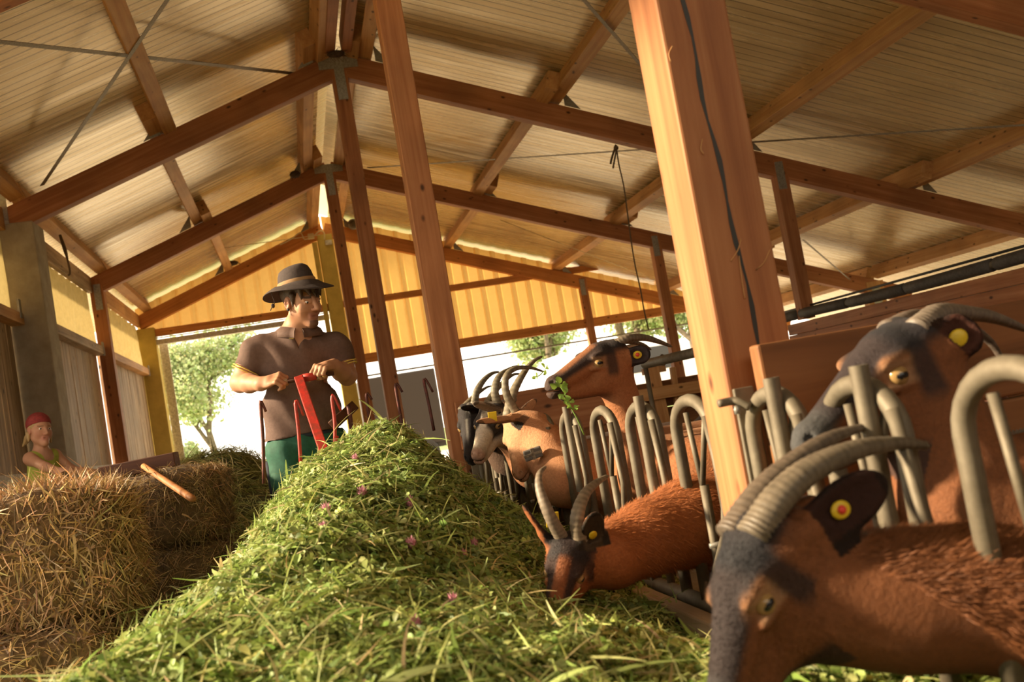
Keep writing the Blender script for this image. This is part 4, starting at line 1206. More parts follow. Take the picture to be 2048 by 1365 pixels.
# ---- bales
M['straw'] = mat_attr('straw', .55, transl=.12, var=.2, nscale=50, spec=.35)
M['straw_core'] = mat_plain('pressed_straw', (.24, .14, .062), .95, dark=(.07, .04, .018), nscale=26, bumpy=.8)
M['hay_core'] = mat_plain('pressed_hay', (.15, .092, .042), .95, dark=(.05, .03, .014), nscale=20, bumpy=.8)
STRAWC = [(.62, .41, .20), (.48, .30, .145), (.34, .20, .10), (.20, .12, .06), (.78, .56, .30)]
HAYB = [(.34, .22, .095), (.25, .155, .066), (.16, .095, .042), (.44, .30, .14)]
def bale(name, label, c, half, rot, n, length, width, cols, wts, core, group, droop=.12, seed=0, vert=0.0, flat=.22):
    q = np.random.default_rng(seed); c = np.asarray(c, float); h = np.asarray(half, float)
    ca, sa = math.cos(rot), math.sin(rot); Rm = np.array([[ca, -sa, 0], [sa, ca, 0], [0, 0, 1]])
    # rounded, lumpy box
    m = 18; V = []; Qd = []
    for ax in range(3):
        for s in (-1, 1):
            u, v = [(1, 2), (2, 0), (0, 1)][ax]; b0 = len(V)
            for i in range(m+1):
                for j in range(m+1):
                    p = np.zeros(3); p[ax] = s; p[u] = (2*i/m-1); p[v] = (2*j/m-1); V.append(p)
            for i in range(m):
                for j in range(m):
                    a = b0+i*(m+1)+j; Qd.append((a, a+m+1, a+m+2, a+1) if s > 0 else (a, a+1, a+m+2, a+m+1))
    V = np.array(V)
    r_ = np.linalg.norm(np.abs(V)**7, axis=1)**(1/7.0); r7 = (np.abs(V)**7).sum(1)**(1/7)
    V = V/r7[:, None]*h
    lump = .010*np.sin(V[:, 0]*23+seed)+.010*np.sin(V[:, 2]*29+seed*2)+.008*np.sin(V[:, 1]*31+V[:, 2]*17)
    N = V/h**2; N /= np.linalg.norm(N, axis=1)[:, None]
    N6 = np.sign(V)*np.abs(V/h)**6/h; N6 /= np.maximum(np.linalg.norm(N6, axis=1), 1e-9)[:, None]
    W = V + N6*lump[:, None]
    e = empty(name, c - np.array([0, 0, h[2]]), label, 'bale', group)
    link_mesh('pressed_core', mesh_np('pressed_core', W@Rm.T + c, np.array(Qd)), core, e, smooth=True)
    k = q.choice(len(Qd), n); f = np.array(Qd)[k]
    a, b = q.uniform(0, 1, (n, 1)), q.uniform(0, 1, (n, 1))
    pos = (W[f[:, 0]]*(1-a)+W[f[:, 1]]*a)*(1-b) + (W[f[:, 3]]*(1-a)+W[f[:, 2]]*a)*b
    nn = N6[f].mean(1); nn /= np.maximum(np.linalg.norm(nn, axis=1), 1e-9)[:, None]
    lean = np.tile(np.array([0, 0, vert]), (n, 1))*np.sign(q.normal(0, 1, (n, 1)))
    Vb, Qb, Cb = blades(n, pos + nn*q.uniform(-.006, .006, (n, 1)), nn, q, length, width, droop, lambda n_: pal(q, n_, cols, wts, .25), flat=flat, segs=2, lean=lean)
    me = mesh_np('loose_straw', Vb@Rm.T + c, Qb); set_col(me, Cb)
    tag(link_mesh('loose_straw', me, M['straw'], e), kind='stuff')
    for yy in (-.33, .33):
        ring = []
        for t in np.linspace(0, 2*math.pi, 41):
            p = np.array([yy*h[0], math.cos(t)*1.0, math.sin(t)*1.0]); s_ = (abs(p[1])**7+abs(p[2])**7)**(1/7)
            ring.append(Rm@np.array([p[0], p[1]/s_*h[1]*1.004, p[2]/s_*h[2]*1.004]) + c)
        MB().tube(ring, .002, 5, cap=False).build('baling_twine', M['string'], e)
    return e
# straw bales at the left edge (the upper one turned so that its straws stand on end)
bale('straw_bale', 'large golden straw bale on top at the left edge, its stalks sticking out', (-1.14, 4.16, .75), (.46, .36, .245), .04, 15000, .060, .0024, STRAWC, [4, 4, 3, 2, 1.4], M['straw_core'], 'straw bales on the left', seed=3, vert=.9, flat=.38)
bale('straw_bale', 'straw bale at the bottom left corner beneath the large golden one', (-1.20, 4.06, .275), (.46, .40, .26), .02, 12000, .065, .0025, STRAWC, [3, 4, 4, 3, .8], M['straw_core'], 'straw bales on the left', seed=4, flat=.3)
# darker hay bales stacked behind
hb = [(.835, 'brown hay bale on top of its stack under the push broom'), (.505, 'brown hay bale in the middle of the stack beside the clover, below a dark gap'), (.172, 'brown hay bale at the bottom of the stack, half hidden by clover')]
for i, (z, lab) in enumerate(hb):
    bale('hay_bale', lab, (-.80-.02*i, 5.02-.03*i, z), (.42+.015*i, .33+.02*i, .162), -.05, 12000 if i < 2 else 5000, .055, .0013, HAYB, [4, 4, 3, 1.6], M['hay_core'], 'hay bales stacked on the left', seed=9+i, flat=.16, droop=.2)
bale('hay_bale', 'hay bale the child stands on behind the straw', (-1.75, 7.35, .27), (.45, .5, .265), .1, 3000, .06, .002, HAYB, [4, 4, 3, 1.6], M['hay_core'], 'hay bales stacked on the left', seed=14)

# ---- push broom lying on the hay bale
e = empty('push_broom', P(280, 925, 4.85), 'wooden push broom lying on the hay bale, handle pointing down to the front', 'broom')
a, b = P(203, 949, 4.93), P(354, 918, 4.86)
timber('head', a, b, .075, .062, M['dark_wood'], parent=e, bevel=.004)
mb = MB(); q = np.random.default_rng(2); ax = nrm(b-a)
for i in range(260):
    p = a + (b-a)*q.uniform(.02, .98) + np.array([0, q.uniform(-.028, .028), -.028]); mb.tube([p, p+np.array([q.normal(0, .006), q.normal(0, .006), -.035])], .0011, 4, cap=False)
tag(mb.build('bristles', M['string'], e), kind='stuff')
h0, h1 = P(287, 933, 4.82), P(388, 1000, 4.35)
MB().tube([h0 + (h1-h0)*t for t in (0, .3, .6, .9, .97, 1)], [.0125, .0135, .0145, .0155, .0150, .009], 14).build('handle', M['handle_wood'], e, smooth=True)
# ------------------------------------------------------------------ people
M['skin'] = mat_attr('skin', .55, var=.05, nscale=30, spec=.3)
M['shirt'] = mat_plain('brown_polo_cotton', (.135, .075, .055), .85, dark=(.105, .056, .041), nscale=60, bumpy=.08)
M['trim_yel'] = mat_plain('yellow_knit_edge', (.78, .60, .12), .8)
M['trousers'] = mat_plain('green_work_cotton', (.016, .105, .062), .8, dark=(.010, .075, .043), nscale=40, bumpy=.1)
M['navy'] = mat_plain('navy_cotton', (.014, .018, .032), .85)
M['felt'] = mat_plain('dark_felt', (.065, .043, .038), .9, dark=(.045, .03, .027), nscale=60, bumpy=.15)
M['band'] = mat_plain('tan_hat_band', (.30, .17, .075), .8)
M['hair_m'] = mat_plain('brown_hair', (.085, .042, .02), .55, dark=(.035, .018, .010), nscale=160, bumpy=.3)
M['hair_b'] = mat_plain('fair_hair', (.52, .36, .17), .55, dark=(.30, .19, .08), nscale=160, bumpy=.3)
M['lime'] = mat_plain('lime_cotton', (.42, .46, .075), .85, dark=(.33, .37, .055), nscale=40, bumpy=.1)
M['kerchief'] = mat_plain('red_kerchief', (.30, .035, .032), .85, dark=(.19, .022, .022), nscale=70, bumpy=.15)
M['eyeball'] = mat_plain('eyeball', (.75, .70, .64), .15)
M['shoe'] = mat_plain('brown_boot', (.06, .035, .02), .7)
M['gold'] = mat_plain('gold_ring', (.8, .55, .2), .25, 1.0)
SK = {0: (.47, .235, .135), 1: (.40, .18, .11), 2: (.25, .13, .08), 3: (.34, .13, .10)}

def head_prims(b, o, f, s, u, k, child=False):
    """o: head centre; f forward, s to the person's left, u up; k scale"""
    A = np.array([s, f, u])
    def T(sx, fy, uz): return o + k*(s*sx + f*fy + u*uz)
    b.ell(T(0, -.012, .035), (.076*k, .096*k, .088*k), .02, 0, A)
    b.ell(T(0, .035, -.03), (.063*k, .062*k, .080*k), .03, 0, A)
    jw = .040 if not child else .036
    for q in (-1, 1):
        b.cone(T(q*jw*1.15, .0, -.062), T(0, .070, -.104), .026*k, .023*k, .025, 0)
        b.ell(T(q*.040, .062, -.035), (.024*k, .022*k, .026*k), .02, 1 if child else 0, A)
        b.ell(T(q*.033, .103, .000), (.017*k, .014*k, .011*k), .012, 0, A, sub=True)
        b.cone(T(q*.012, .090, .019), T(q*.050, .072, .017), .0085*k, .007*k, .012, 0)
        b.ell(T(q*.0115, .106, -.041), (.008*k, .009*k, .007*k), .006, 1, A)
        b.ell(T(q*.078, -.006, -.008), (.011*k, .020*k, .032*k), .008, 1, A)
        b.ell(T(q*.086, -.002, -.006), (.007*k, .011*k, .020*k), .005, 1, A, sub=True)
        b.cone(T(q*.020, .097, -.006), T(q*.044, .086, -.007), .0055*k, .004*k, .006, 0)
        if not child: b.cone(T(q*.019, .0945, .0065), T(q*.047, .083, .0055), .0072*k, .0055*k, .005, 0)
    nl = .110 if child else .116
    b.cone(T(0, .095, .008), T(0, nl+.006, -.034), .0085*k, .0125*k, .012, 0)
    b.cone(T(-.020, .089, -.066), T(.020, .089, -.066), .006*k, .006*k, .008, 3)
    b.cone(T(-.017, .089, -.078), T(.017, .089, -.078), .0075*k, .0075*k, .008, 3)
    b.ell(T(0, .104, -.0715), (.030*k, .015*k, .0016*k), .003, 3, A, sub=True)
    b.ell(T(0, .082, -.108), (.022*k, .018*k, .017*k), .015, 0 if child else 2, A)
    return T

def hand(b, wrist, d, n, side, k, curls, spread=.13, thumb=None, grip=None, c=0):
    """wrist point, d along the fingers, n out of the back of the hand; curls = list of (finger bend angles)"""
    d = nrm(d); n = nrm(n - d*(n@d)); w = np.cross(n, d)*side      # w towards the thumb
    def T(a, bb, cc): return wrist + k*(d*a + w*bb + n*cc)
    b.ell(T(.045, 0, 0), (.050*k, .042*k, .0155*k), .012, c, np.array([d, w, n]))
    b.cone(T(-.02, 0, 0), T(.03, 0, 0), .027*k, .026*k, .02, c)
    L = [.078, .086, .080, .063]; offs = [.030, .010, -.011, -.030]
    for i in range(4):
        p = T(.086 - (.004 if i in (0, 3) else 0), offs[i], .003); ang = 0; seg = [L[i]*.46, L[i]*.30, L[i]*.24]; rad = [.0098, .0088, .0078, .0066]
        pts = [T(.05, offs[i]*.9, .002), p]; dd = d
        for j in range(3):
            ang += curls[i][j]
            dd = d*math.cos(ang) - n*math.sin(ang) + w*math.sin(spread)*(offs[i]/.03)*.25
            p = p + nrm(dd)*seg[j]*k; pts.append(p)
        b.chain(pts, [q*k for q in (.0105, rad[0], rad[1], rad[2], rad[3])], .006, c)
    t = thumb or ((.03, .040, -.006), (.058, .056, -.024), (.082, .046, -.040))
    b.chain([T(.005, .022, 0)] + [T(*q) for q in t], [.0145*k, .0125*k, .0105*k, .0085*k], .008, c)
    return T

# ---- the farmer
def farmer():
    Yb = 5.16
    hc = P(602, 602, 5.08)
    lean = nrm(hc - np.array([.02, 5.16, 1.0]))
    f = nrm(np.array([.60, -.80, -.20])); u = nrm(np.array([.02, -.10, 1.0])); u = nrm(u - f*(u@f)); s = np.cross(u, f)*-1
    s = nrm(np.cross(f, u))*-1
    # person's left: viewer's right
    if s[0] < 0: s = -s
    b = Body()
    T = head_prims(b, hc, f, s, u, 1.0)
    shR, shL = P(513, 702, 5.14), P(672, 694, 5.14)
    neck0 = P(597, 655, 5.13); chest = P(592, 735, 5.15); waist = P(603, 815, 5.16); hips = P(612, 885, 5.17)
    b.cone(hc + np.array([0, .02, -.06]), neck0, .056, .062, .03, 0)
    b.cone(neck0, P(594, 690, 5.14), .062, .09, .04, 0)
    b.cone(shR + np.array([.03, 0, 0]), shL - np.array([.03, 0, 0]), .068, .068, .05, 0)
    ax = nrm(shL-shR); up = nrm(neck0-hips); dp = np.cross(ax, up); AB = np.array([ax, dp, up])
    b.ell(chest + up*.03, (.175, .112, .16), .05, 0, AB); b.ell(waist, (.155, .105, .17), .05, 0, AB); b.ell(hips, (.165, .115, .12), .05, 0, AB)
    elR, wrR = P(480, 766, 5.14), P(524, 768, 4.93)
    elL, wrL = P(694, 752, 5.13), P(668, 733, 4.95)
    b.chain([shR, shR*.45+elR*.55, elR], [.062, .050, .044], .03, 0); b.chain([elR, elR*.55+wrR*.45, wrR], [.046, .044, .031], .02, 0)
    b.chain([shL, shL*.45+elL*.55, elL], [.062, .050, .044], .03, 0); b.chain([elL, elL*.55+wrL*.45, wrL], [.046, .044, .031], .02, 0)
    fist = [(1.05, 1.15, .6), (1.1, 1.2, .6), (1.1, 1.2, .65), (1.1, 1.15, .65)]
    # right hand (viewer's left): knuckles towards us, fingers over the grip
    dR = nrm(P(575, 757, 4.86) - wrR)*.75 + np.array([0, -.3, .05])
    hand(b, wrR + nrm(dR)*.012, np.array([.80, -.55, .10]), np.array([.25, -.75, .62]), 1, 1.0, fist, thumb=((.04, .035, -.02), (.075, .035, -.035), (.095, .012, -.05)))
    hand(b, wrL + np.array([-.012, -.012, .004]), np.array([-.62, -.72, -.06]), np.array([-.12, -.60, .78]), -1, 1.0,
         [(.95, .35, .15), (1.1, 1.1, .6), (1.1, 1.2, .65), (1.1, 1.15, .65)], thumb=((.04, .035, -.02), (.07, .036, -.035), (.09, .02, -.05)))
    knR, knL = hips + np.array([-.10, -.05, -.47]), hips + np.array([.115, .03, -.47])
    anR, anL = np.array([knR[0]-.015, knR[1]+.06, .09]), np.array([knL[0]+.02, knL[1]+.07, .09])
    thR, thL = hips + np.array([-.085, 0, -.04]), hips + np.array([.085, 0, -.04])
    b.chain([thR, knR, anR], [.092, .062, .042], .04, 0); b.chain([thL, knL, anL], [.092, .062, .042], .04, 0)
    for a in (anR, anL): b.cone(a + np.array([0, .03, -.045]), a + np.array([0, -.13, -.055]), .04, .032, .02, 0)
    V, Q = b.mesh(.0042); V = laplace(V, Q, 1, .35)
    C = b.weights(V, SK)
    hl = np.stack([(V-hc)@s, (V-hc)@f, (V-hc)@u], 1)
    hd = (np.linalg.norm(hl, axis=1) < .16)
    gb = hd & (np.abs(hl[:, 0]) < .026) & (hl[:, 1] > .055) & (hl[:, 2] < -.092) & (hl[:, 2] > -.135); C[gb] = C[gb]*.45
    br = hd & (np.abs(np.abs(hl[:, 0])-.033) < .021) & (np.abs(hl[:, 2]-.019) < .0055) & (hl[:, 1] > .06); C[br] = (.10, .055, .03)
    st = hd & (hl[:, 2] < -.05) & (hl[:, 1] > .0); C[st] = C[st]*np.array([.88, .86, .86])
    base = np.array([hips[0], hips[1], 0])
    me = mesh_np('person', V, Q); set_col(me, C)
    o = link_mesh('person', me, M['skin'], loc=base, smooth=True)
    tag(o, 'man in dark brimmed hat, brown polo shirt and green trousers gripping the red cart bar', 'person')
    for q in (-1, 1):
        ec = T(q*.033, .0845, -.003)
        ey = MB().sphere(ec, .0108, 12, 8).build('eye', M['eyeball'], o, smooth=True)
        MB().sphere(ec + f*.0058 - u*.0022, .0064, 10, 6).build('iris', M['eye_p'], ey, smooth=True)
    MB().sphere(T(-.083, .006, -.036), .0075, 10, 7).build('ear_stud', M['black'], o, smooth=True)
    # hair with a fringe under the hat
    hb = Body(); A = np.array([s, f, u])
    hb.ell(T(0, -.02, .045), (.081, .100, .088), .02, 0, A)
    hb.ell(T(0, .06, -.035), (.074, .085, .092), .012, 0, A, sub=True)
    hb.ell(T(0, -.06, -.125), (.10, .10, .07), .01, 0, A, sub=True)
    for a, bb in (((-.055, .070, .055), (-.060, .082, .012)), ((-.03, .088, .06), (-.022, .107, .024)), ((0, .09, .06), (.004, .112, .020)), ((.03, .085, .06), (.022, .106, .018)), ((.05, .075, .055), (.047, .092, .022)), ((-.072, .03, .03), (-.076, .034, -.02)), ((.072, .03, .03), (.076, .034, -.02))):
        hb.cone(T(*a), T(*bb), .016, .004, .012, 0)
    hv, hq = hb.mesh(.004); link_mesh('hair', mesh_np('hair', hv, hq), M['hair_m'], o, smooth=True)
    # hat: dipping brim, creased crown, tan band, cord
    hu = nrm(u*1.0 - f*.24); hf = nrm(f - hu*(f@hu)); hs = s; ho = hc + u*.070 - f*.022
    mb = MB(); n = 48; rings = [(.082, .100, .012, 0), (.100, .118, .005, 0), (.125, .143, -.004, 1), (.150, .168, -.016, 1), (.163, .181, -.024, 1), (.165, .183, -.029, 1), (.150, .168, -.024, 1), (.10, .118, -.004, 0), (.080, .098, .004, 0)]
    for (a, bb, z, w) in rings:
        for i in range(n):
            t = 2*math.pi*i/n; zz = z + w*(-.018*math.sin(t)**2*0 + .020*math.cos(t)**2*abs(math.cos(t))*0 - .016*max(0, math.sin(t)) + .010*math.cos(2*t))
            mb.v.append(tuple(ho + hs*a*math.cos(t) + hf*bb*math.sin(t) + hu*zz))
    for j in range(len(rings)-1):
        for i in range(n):
            k2 = (i+1) % n; mb.f.append((j*n+i, j*n+k2, (j+1)*n+k2, (j+1)*n+i))
    hat = mb.build('hat', M['felt'], o, smooth=True)
    mb = MB(); cr_ = [(.083, .101, .0), (.081, .099, .03), (.076, .093, .058), (.066, .084, .080), (.048, .066, .092), (.028, .048, .088), (.010, .02, .080)]
    for (a, bb, z) in cr_:
        for i in range(n):
            t = 2*math.pi*i/n; pinch = 1-.16*max(0, math.sin(t))**2*(z/.09)
            mb.v.append(tuple(ho + hs*a*math.cos(t)*pinch + hf*bb*math.sin(t) + hu*(z + .006*max(0, math.sin(t))*(z > .05))))
    for j in range(len(cr_)-1):
        for i in range(n):
            k2 = (i+1) % n; mb.f.append((j*n+i, j*n+k2, (j+1)*n+k2, (j+1)*n+i))
    mb.f.append(tuple((len(cr_)-1)*n+i for i in range(n)))
    mb.build('crown', M['felt'], hat, smooth=True)
    mb = MB()
    for (g, z) in ((1.02, .004), (1.035, .010), (1.03, .022), (1.0, .027)):
        for i in range(n):
            t = 2*math.pi*i/n; mb.v.append(tuple(ho + hs*.083*g*math.cos(t) + hf*.101*g*math.sin(t) + hu*z))
    for j in range(3):
        for i in range(n):
            k2 = (i+1) % n; mb.f.append((j*n+i, j*n+k2, (j+1)*n+k2, (j+1)*n+i))
    mb.build('hat_band', M['band'], hat, smooth=True)
    c0 = ho - hs*.155 - hu*.02
    cd = MB().tube(smooth_path([c0, P(549, 606, 5.06), P(545, 612, 5.06), P(541, 622, 5.06)], 4), .0022, 6).build('hat_cord', M['felt'], hat, smooth=True)
    MB().sphere(P(546, 612, 5.06), (.009, .007, .012), 10, 7).build('cord_knot', M['felt'], hat, smooth=True)
    # polo shirt
    sb = Body()
    cR = shR*.42+elR*.58; cL = shL*.42+elL*.58
    sb.cone(shR + np.array([.03, 0, 0]), shL - np.array([.03, 0, 0]), .072, .072, .05, 0)
    sb.cone(neck0 - up*.035, P(594, 690, 5.14), .072, .10, .04, 0)
    sb.ell(chest + up*.03, (.183, .120, .17), .05, 0, AB); sb.ell(waist, (.186, .120, .18), .05, 0, AB); sb.ell(hips, (.200, .130, .14), .05, 0, AB)
    sb.chain([shR, cR + nrm(elR-shR)*.02], [.072, .066], .03, 0); sb.chain([shL, cL + nrm(elL-shL)*.02], [.072, .066], .03, 0)
    r_ = np.random.default_rng(5)
    hem = P(612, 868, 5.16); hup = nrm(np.array([-.06, 0, 1.]))
    dRr, dLl = nrm(elR-shR), nrm(elL-shL)
    neckc = neck0 + up*.005 - dp*0
    def clip(Pq):
        c = (hem-Pq)@hup
        dr = np.where(np.linalg.norm(Pq-cR, axis=1) < .13, (Pq-cR)@dRr, -1); dl = np.where(np.linalg.norm(Pq-cL, axis=1) < .13, (Pq-cL)@dLl, -1)
        tp = (Pq-(neck0-up*.012))@up
        # open V at the collar
        q = Pq - P(597, 676, 5.03); vv = .026 - np.abs(q@ax - .0) - .50*np.maximum(0, -(q@up)); vv = np.where((q@np.array([0, -1., 0]) > -.09) & (q@up > -.09), np.minimum(vv, q@np.array([0, -1., 0])+.09), -1)
        return np.maximum.reduce([c, dr, dl, tp, vv])
    wr = lambda V_: V_ + 0
    sv, sq = sb.mesh(.0052, clip=clip); sv = laplace(sv, sq, 1, .4)
    nv = vert_normals(sv, sq)
    fold = .0035*np.sin(sv[:, 2]*46 + sv[:, 0]*22 + 2*np.sin(sv[:, 0]*14)) + .003*np.sin(sv[:, 0]*55 + sv[:, 2]*25)
    sv = sv + nv*fold[:, None]
    shirt = link_mesh('polo_shirt', mesh_np('polo_shirt', sv, sq), M['shirt'], o, smooth=True)
    for (c, d, rad) in ((cR, dRr, .068), (cL, dLl, .068)):
        a1 = nrm(np.cross(d, [0, 1, .2])); a2 = np.cross(d, a1)
        for off in (.016, .004):
            MB().tube([c + d*off + (a1*math.cos(t)+a2*math.sin(t))*rad for t in np.linspace(0, 2*math.pi, 33)], .0028, 6, cap=False).build('sleeve_edging', M['trim_yel'], shirt, smooth=True)
    # collar: two flaps
    for sg in (-1, 1):
        mb = MB(); nseg = 12
        for i in range(nseg+1):
            t = i/nseg; th = math.radians(-95 + 185*t)
            cpt = neck0 + up*.0
            a_ = math.radians(168*t)
            dv = ax*sg*math.sin(a_) + np.array([0, 1., 0])*math.cos(a_)
            top = cpt + dv*(.070+.006*t) + up*(.040 - .050*t); low = cpt + dv*(.104+.016*math.sin(a_)+.008*t) + up*(-.020 - .042*t)
            mb.v += [tuple(top), tuple((top+low)/2 + dv*.008 + up*.006), tuple(low), tuple(low + up*.0005 - dv*.006), tuple(top - dv*.006)]
        for i in range(nseg):
            for j in range(5):
                j2 = (j+1) % 5; mb.f.append((i*5+j, i*5+j2, i*5+5+j2, i*5+5+j))
        mb.f += [(0, 1, 2, 3, 4), tuple(nseg*5+q for q in (4, 3, 2, 1, 0))]
        cl = mb.build('collar', M['shirt'], shirt, smooth=True)
    MB().tube([neck0 - up*.016 + (-ax*math.sin(a_) + np.array([0, 1., 0])*math.cos(a_))*(.098+.012*a_/math.pi) + up*(-.011-.040*a_/math.pi) for a_ in np.linspace(.2, 2.9, 16)], .0022, 6).build('collar_edging', M['trim_yel'], shirt, smooth=True)
    # trousers
    tb = Body()
    tb.ell(hips + up*-.0, (.180, .123, .13), .05, 0, AB)
    tb.chain([thR, knR, anR + np.array([0, 0, -.02])], [.108, .088, .078], .04, 0); tb.chain([thL, knL, anL + np.array([0, 0, -.02])], [.108, .088, .078], .04, 0)
    tv, tq = tb.mesh(.0065, clip=lambda Pq: np.maximum((Pq-(hips+up*.05))@up, (.06-Pq[:, 2])))
    tn = vert_normals(tv, tq); tv = tv + tn*(.004*np.sin(tv[:, 2]*38+tv[:, 0]*30)+.003*np.sin(tv[:, 0]*60+tv[:, 2]*20))[:, None]
    tr = link_mesh('trousers', mesh_np('trousers', tv, tq), M['trousers'], o, smooth=True)
    MB().tube([hips + up*.045 + ax*math.cos(t)*.166 + dp*math.sin(t)*.115 for t in np.linspace(0, 2*math.pi, 41)], .014, 8, cap=False, flat=.5).build('belt', M['navy'], tr, smooth=True)
    MB().tube(smooth_path([thR + np.array([-.103, 0, -.02]), knR + np.array([-.085, 0, .1]), knR + np.array([-.084, 0, -.1]), anR + np.array([-.076, 0, 0])], 6), .017, 8, flat=1).build('side_panel', M['navy'], tr, smooth=True)
    for a in (anR, anL):
        MB().sphere(a + np.array([0, -.045, -.05]), (.05, .125, .042), 16, 10).build('boot', M['shoe'], o, smooth=True)
    # wedding ring
    rp = P(649, 752, 4.86)
    MB().tube([rp + .0105*(np.array([1, 0, 0])*math.cos(t) + np.array([0, .9, .4])*math.sin(t)) for t in np.linspace(0, 2*math.pi, 20)], .0022, 6, cap=False).build('ring', M['gold'], o, smooth=True)
    return o
man = farmer()

# ---- the child
def child():
    hc = P(79, 860, 7.35); k = .86
    f = nrm(np.array([.62, -.78, -.03])); u = nrm(np.array([.10, .02, 1.])); u = nrm(u - f*(u@f)); s = np.cross(f, u)
    if s[0] < 0: s = -s
    s = nrm(np.cross(u, f))
    s = s if s[0] > 0 else -s
    b = Body(); T = head_prims(b, hc, f, s, u, k, True)
    neck0 = hc + np.array([-.012, .02, -.135]); fl = .545
    sh = neck0 + np.array([0, .01, -.045]); bx = nrm(np.array([.55, -.40, 0]))     # chest faces right
    sd = np.array([-bx[1], bx[0], 0])
    shN, shF = sh - sd*.098, sh + sd*.098
    if shN[1] > shF[1]: shN, shF = shF, shN
    hip = np.array([sh[0]-.015, sh[1]+.02, fl+.40]); chest = sh*.6+hip*.4
    b.cone(hc - u*.06, neck0, .040, .042, .02, 0); b.cone(neck0, sh, .042, .06, .03, 0)
    b.cone(shN, shF, .042, .042, .04, 0)
    AB = np.array([sd, bx, [0, 0, 1.]])
    b.ell(chest, (.105, .078, .13), .04, 0, AB); b.ell(hip, (.105, .082, .10), .04, 0, AB)
    el = P(92, 935, 7.16); wr_ = P(118, 943, 7.02)
    b.chain([shN, el], [.038, .030], .02, 0); b.chain([el, wr_], [.031, .022], .015, 0)
    soft = [(.35, .4, .25)]*4
    hand(b, wr_, np.array([.8, -.35, .08]), np.array([.0, -.4, .9]), 1, .62, soft)
    el2 = shF + np.array([.10, 0, -.12]); w2 = el2 + np.array([.10, -.05, -.02])
    b.chain([shF, el2], [.038, .030], .02, 0); b.chain([el2, w2], [.031, .022], .015, 0)
    hand(b, w2, np.array([.9, -.2, -.2]), np.array([0, -.3, .9]), -1, .62, soft)
    for q in (-1, 1):
        th = hip + sd*q*.05; kn = np.array([th[0]+.02, th[1]-.02, fl+.22]); an = np.array([th[0], th[1]+.01, fl+.05])
        b.chain([th, kn, an], [.07, .045, .033], .03, 0); b.cone(an + np.array([0, 0, -.02]), an + bx*.09 + np.array([0, 0, -.03]), .028, .024, .015, 0)
    V, Q = b.mesh(.0042); V = laplace(V, Q, 1, .35); C = b.weights(V, {0: (.50, .26, .165), 1: (.50, .22, .15), 2: (.4, .2, .12), 3: (.46, .16, .13)})
    hl = np.stack([(V-hc)@s, (V-hc)@f, (V-hc)@u], 1)/k; hd = np.linalg.norm(hl, axis=1) < .16
    br = hd & (np.abs(np.abs(hl[:, 0])-.034) < .018) & (np.abs(hl[:, 2]-.020) < .004) & (hl[:, 1] > .06); C[br] = (.25, .13, .07)
    me = mesh_np('person', V, Q); set_col(me, C)
    o = link_mesh('person', me, M['skin'], loc=(hip[0], hip[1], fl), smooth=True)
    tag(o, 'small child in a red headscarf and lime sleeveless top behind the straw bale', 'person')
    for q in (-1, 1):
        ec = T(q*.034, .083, -.001)
        ey = MB().sphere(ec, .0108*k, 12, 8).build('eye', M['eyeball'], o, smooth=True)
        MB().sphere(ec + f*.0045, .0074*k, 10, 6).build('iris', M['eye_p'], ey, smooth=True)
    A = np.array([s, f, u])
    hb = Body(); hb.ell(T(0, -.016, .036), (.082*k, .101*k, .092*k), .02, 0, A); hb.ell(T(0, .075, -.045), (.08*k, .085*k, .09*k), .012, 0, A, sub=True)
    hb.ell(T(0, -.09, -.10), (.1*k, .1*k, .05*k), .01, 0, A, sub=True)
    for a, bb in (((-.07, -.06, -.05), (-.085, -.10, -.115)), ((-.03, -.09, -.05), (-.05, -.13, -.10)), ((.05, -.08, -.05), (.06, -.10, -.11)), ((.078, .0, -.03), (.080, .012, -.10)), ((-.078, -.02, -.03), (-.082, -.01, -.085))):
        hb.cone(T(*a), T(*bb), .020*k, .006*k, .015, 0)
    hv, hq = hb.mesh(.004); link_mesh('hair', mesh_np('hair', hv, hq), M['hair_b'], o, smooth=True)
    kb = Body(); kb.ell(T(0, -.016, .044), (.087*k, .106*k, .092*k), .02, 0, A)
    nk = nrm(u*1.0 + f*.42*1.0)
    ctr = T(0, 0, .040)
    kv, kq = kb.mesh(.004, clip=lambda Pq: -((Pq-ctr)@nrm(u - f*-.30*-1 + f*.0) + .012*k))
    link_mesh('headscarf', mesh_np('headscarf', kv, kq), M['kerchief'], o, smooth=True)
    tb = Body(); tb.cone(shN*.88+shF*.12, shF*.88+shN*.12, .049, .049, .04, 0); tb.ell(chest, (.113, .086, .14), .04, 0, AB); tb.ell(hip, (.115, .092, .11), .04, 0, AB)
    top_ = sh + np.array([0, 0, .05])
    tv, tq = tb.mesh(.0048, clip=lambda Pq: np.maximum.reduce([(Pq-top_)[:, 2], (hip[2]-.07)-Pq[:, 2], .034-np.linalg.norm(Pq-shN, axis=1), .034-np.linalg.norm(Pq-shF, axis=1)]))
    link_mesh('sleeveless_top', mesh_np('sleeveless_top', tv, tq), M['lime'], o, smooth=True)
    sb = Body()
    for q in (-1, 1):
        th = hip + sd*q*.05; sb.chain([th, np.array([th[0]+.02, th[1]-.02, fl+.22]), np.array([th[0], th[1]+.01, fl+.08])], [.08, .056, .046], .03, 0)
    sb.ell(hip - np.array([0, 0, .03]), (.112, .09, .08), .04, 0, AB)
    sv, sq = sb.mesh(.006); link_mesh('trousers', mesh_np('trousers', sv, sq), M['navy'], o, smooth=True)
child()
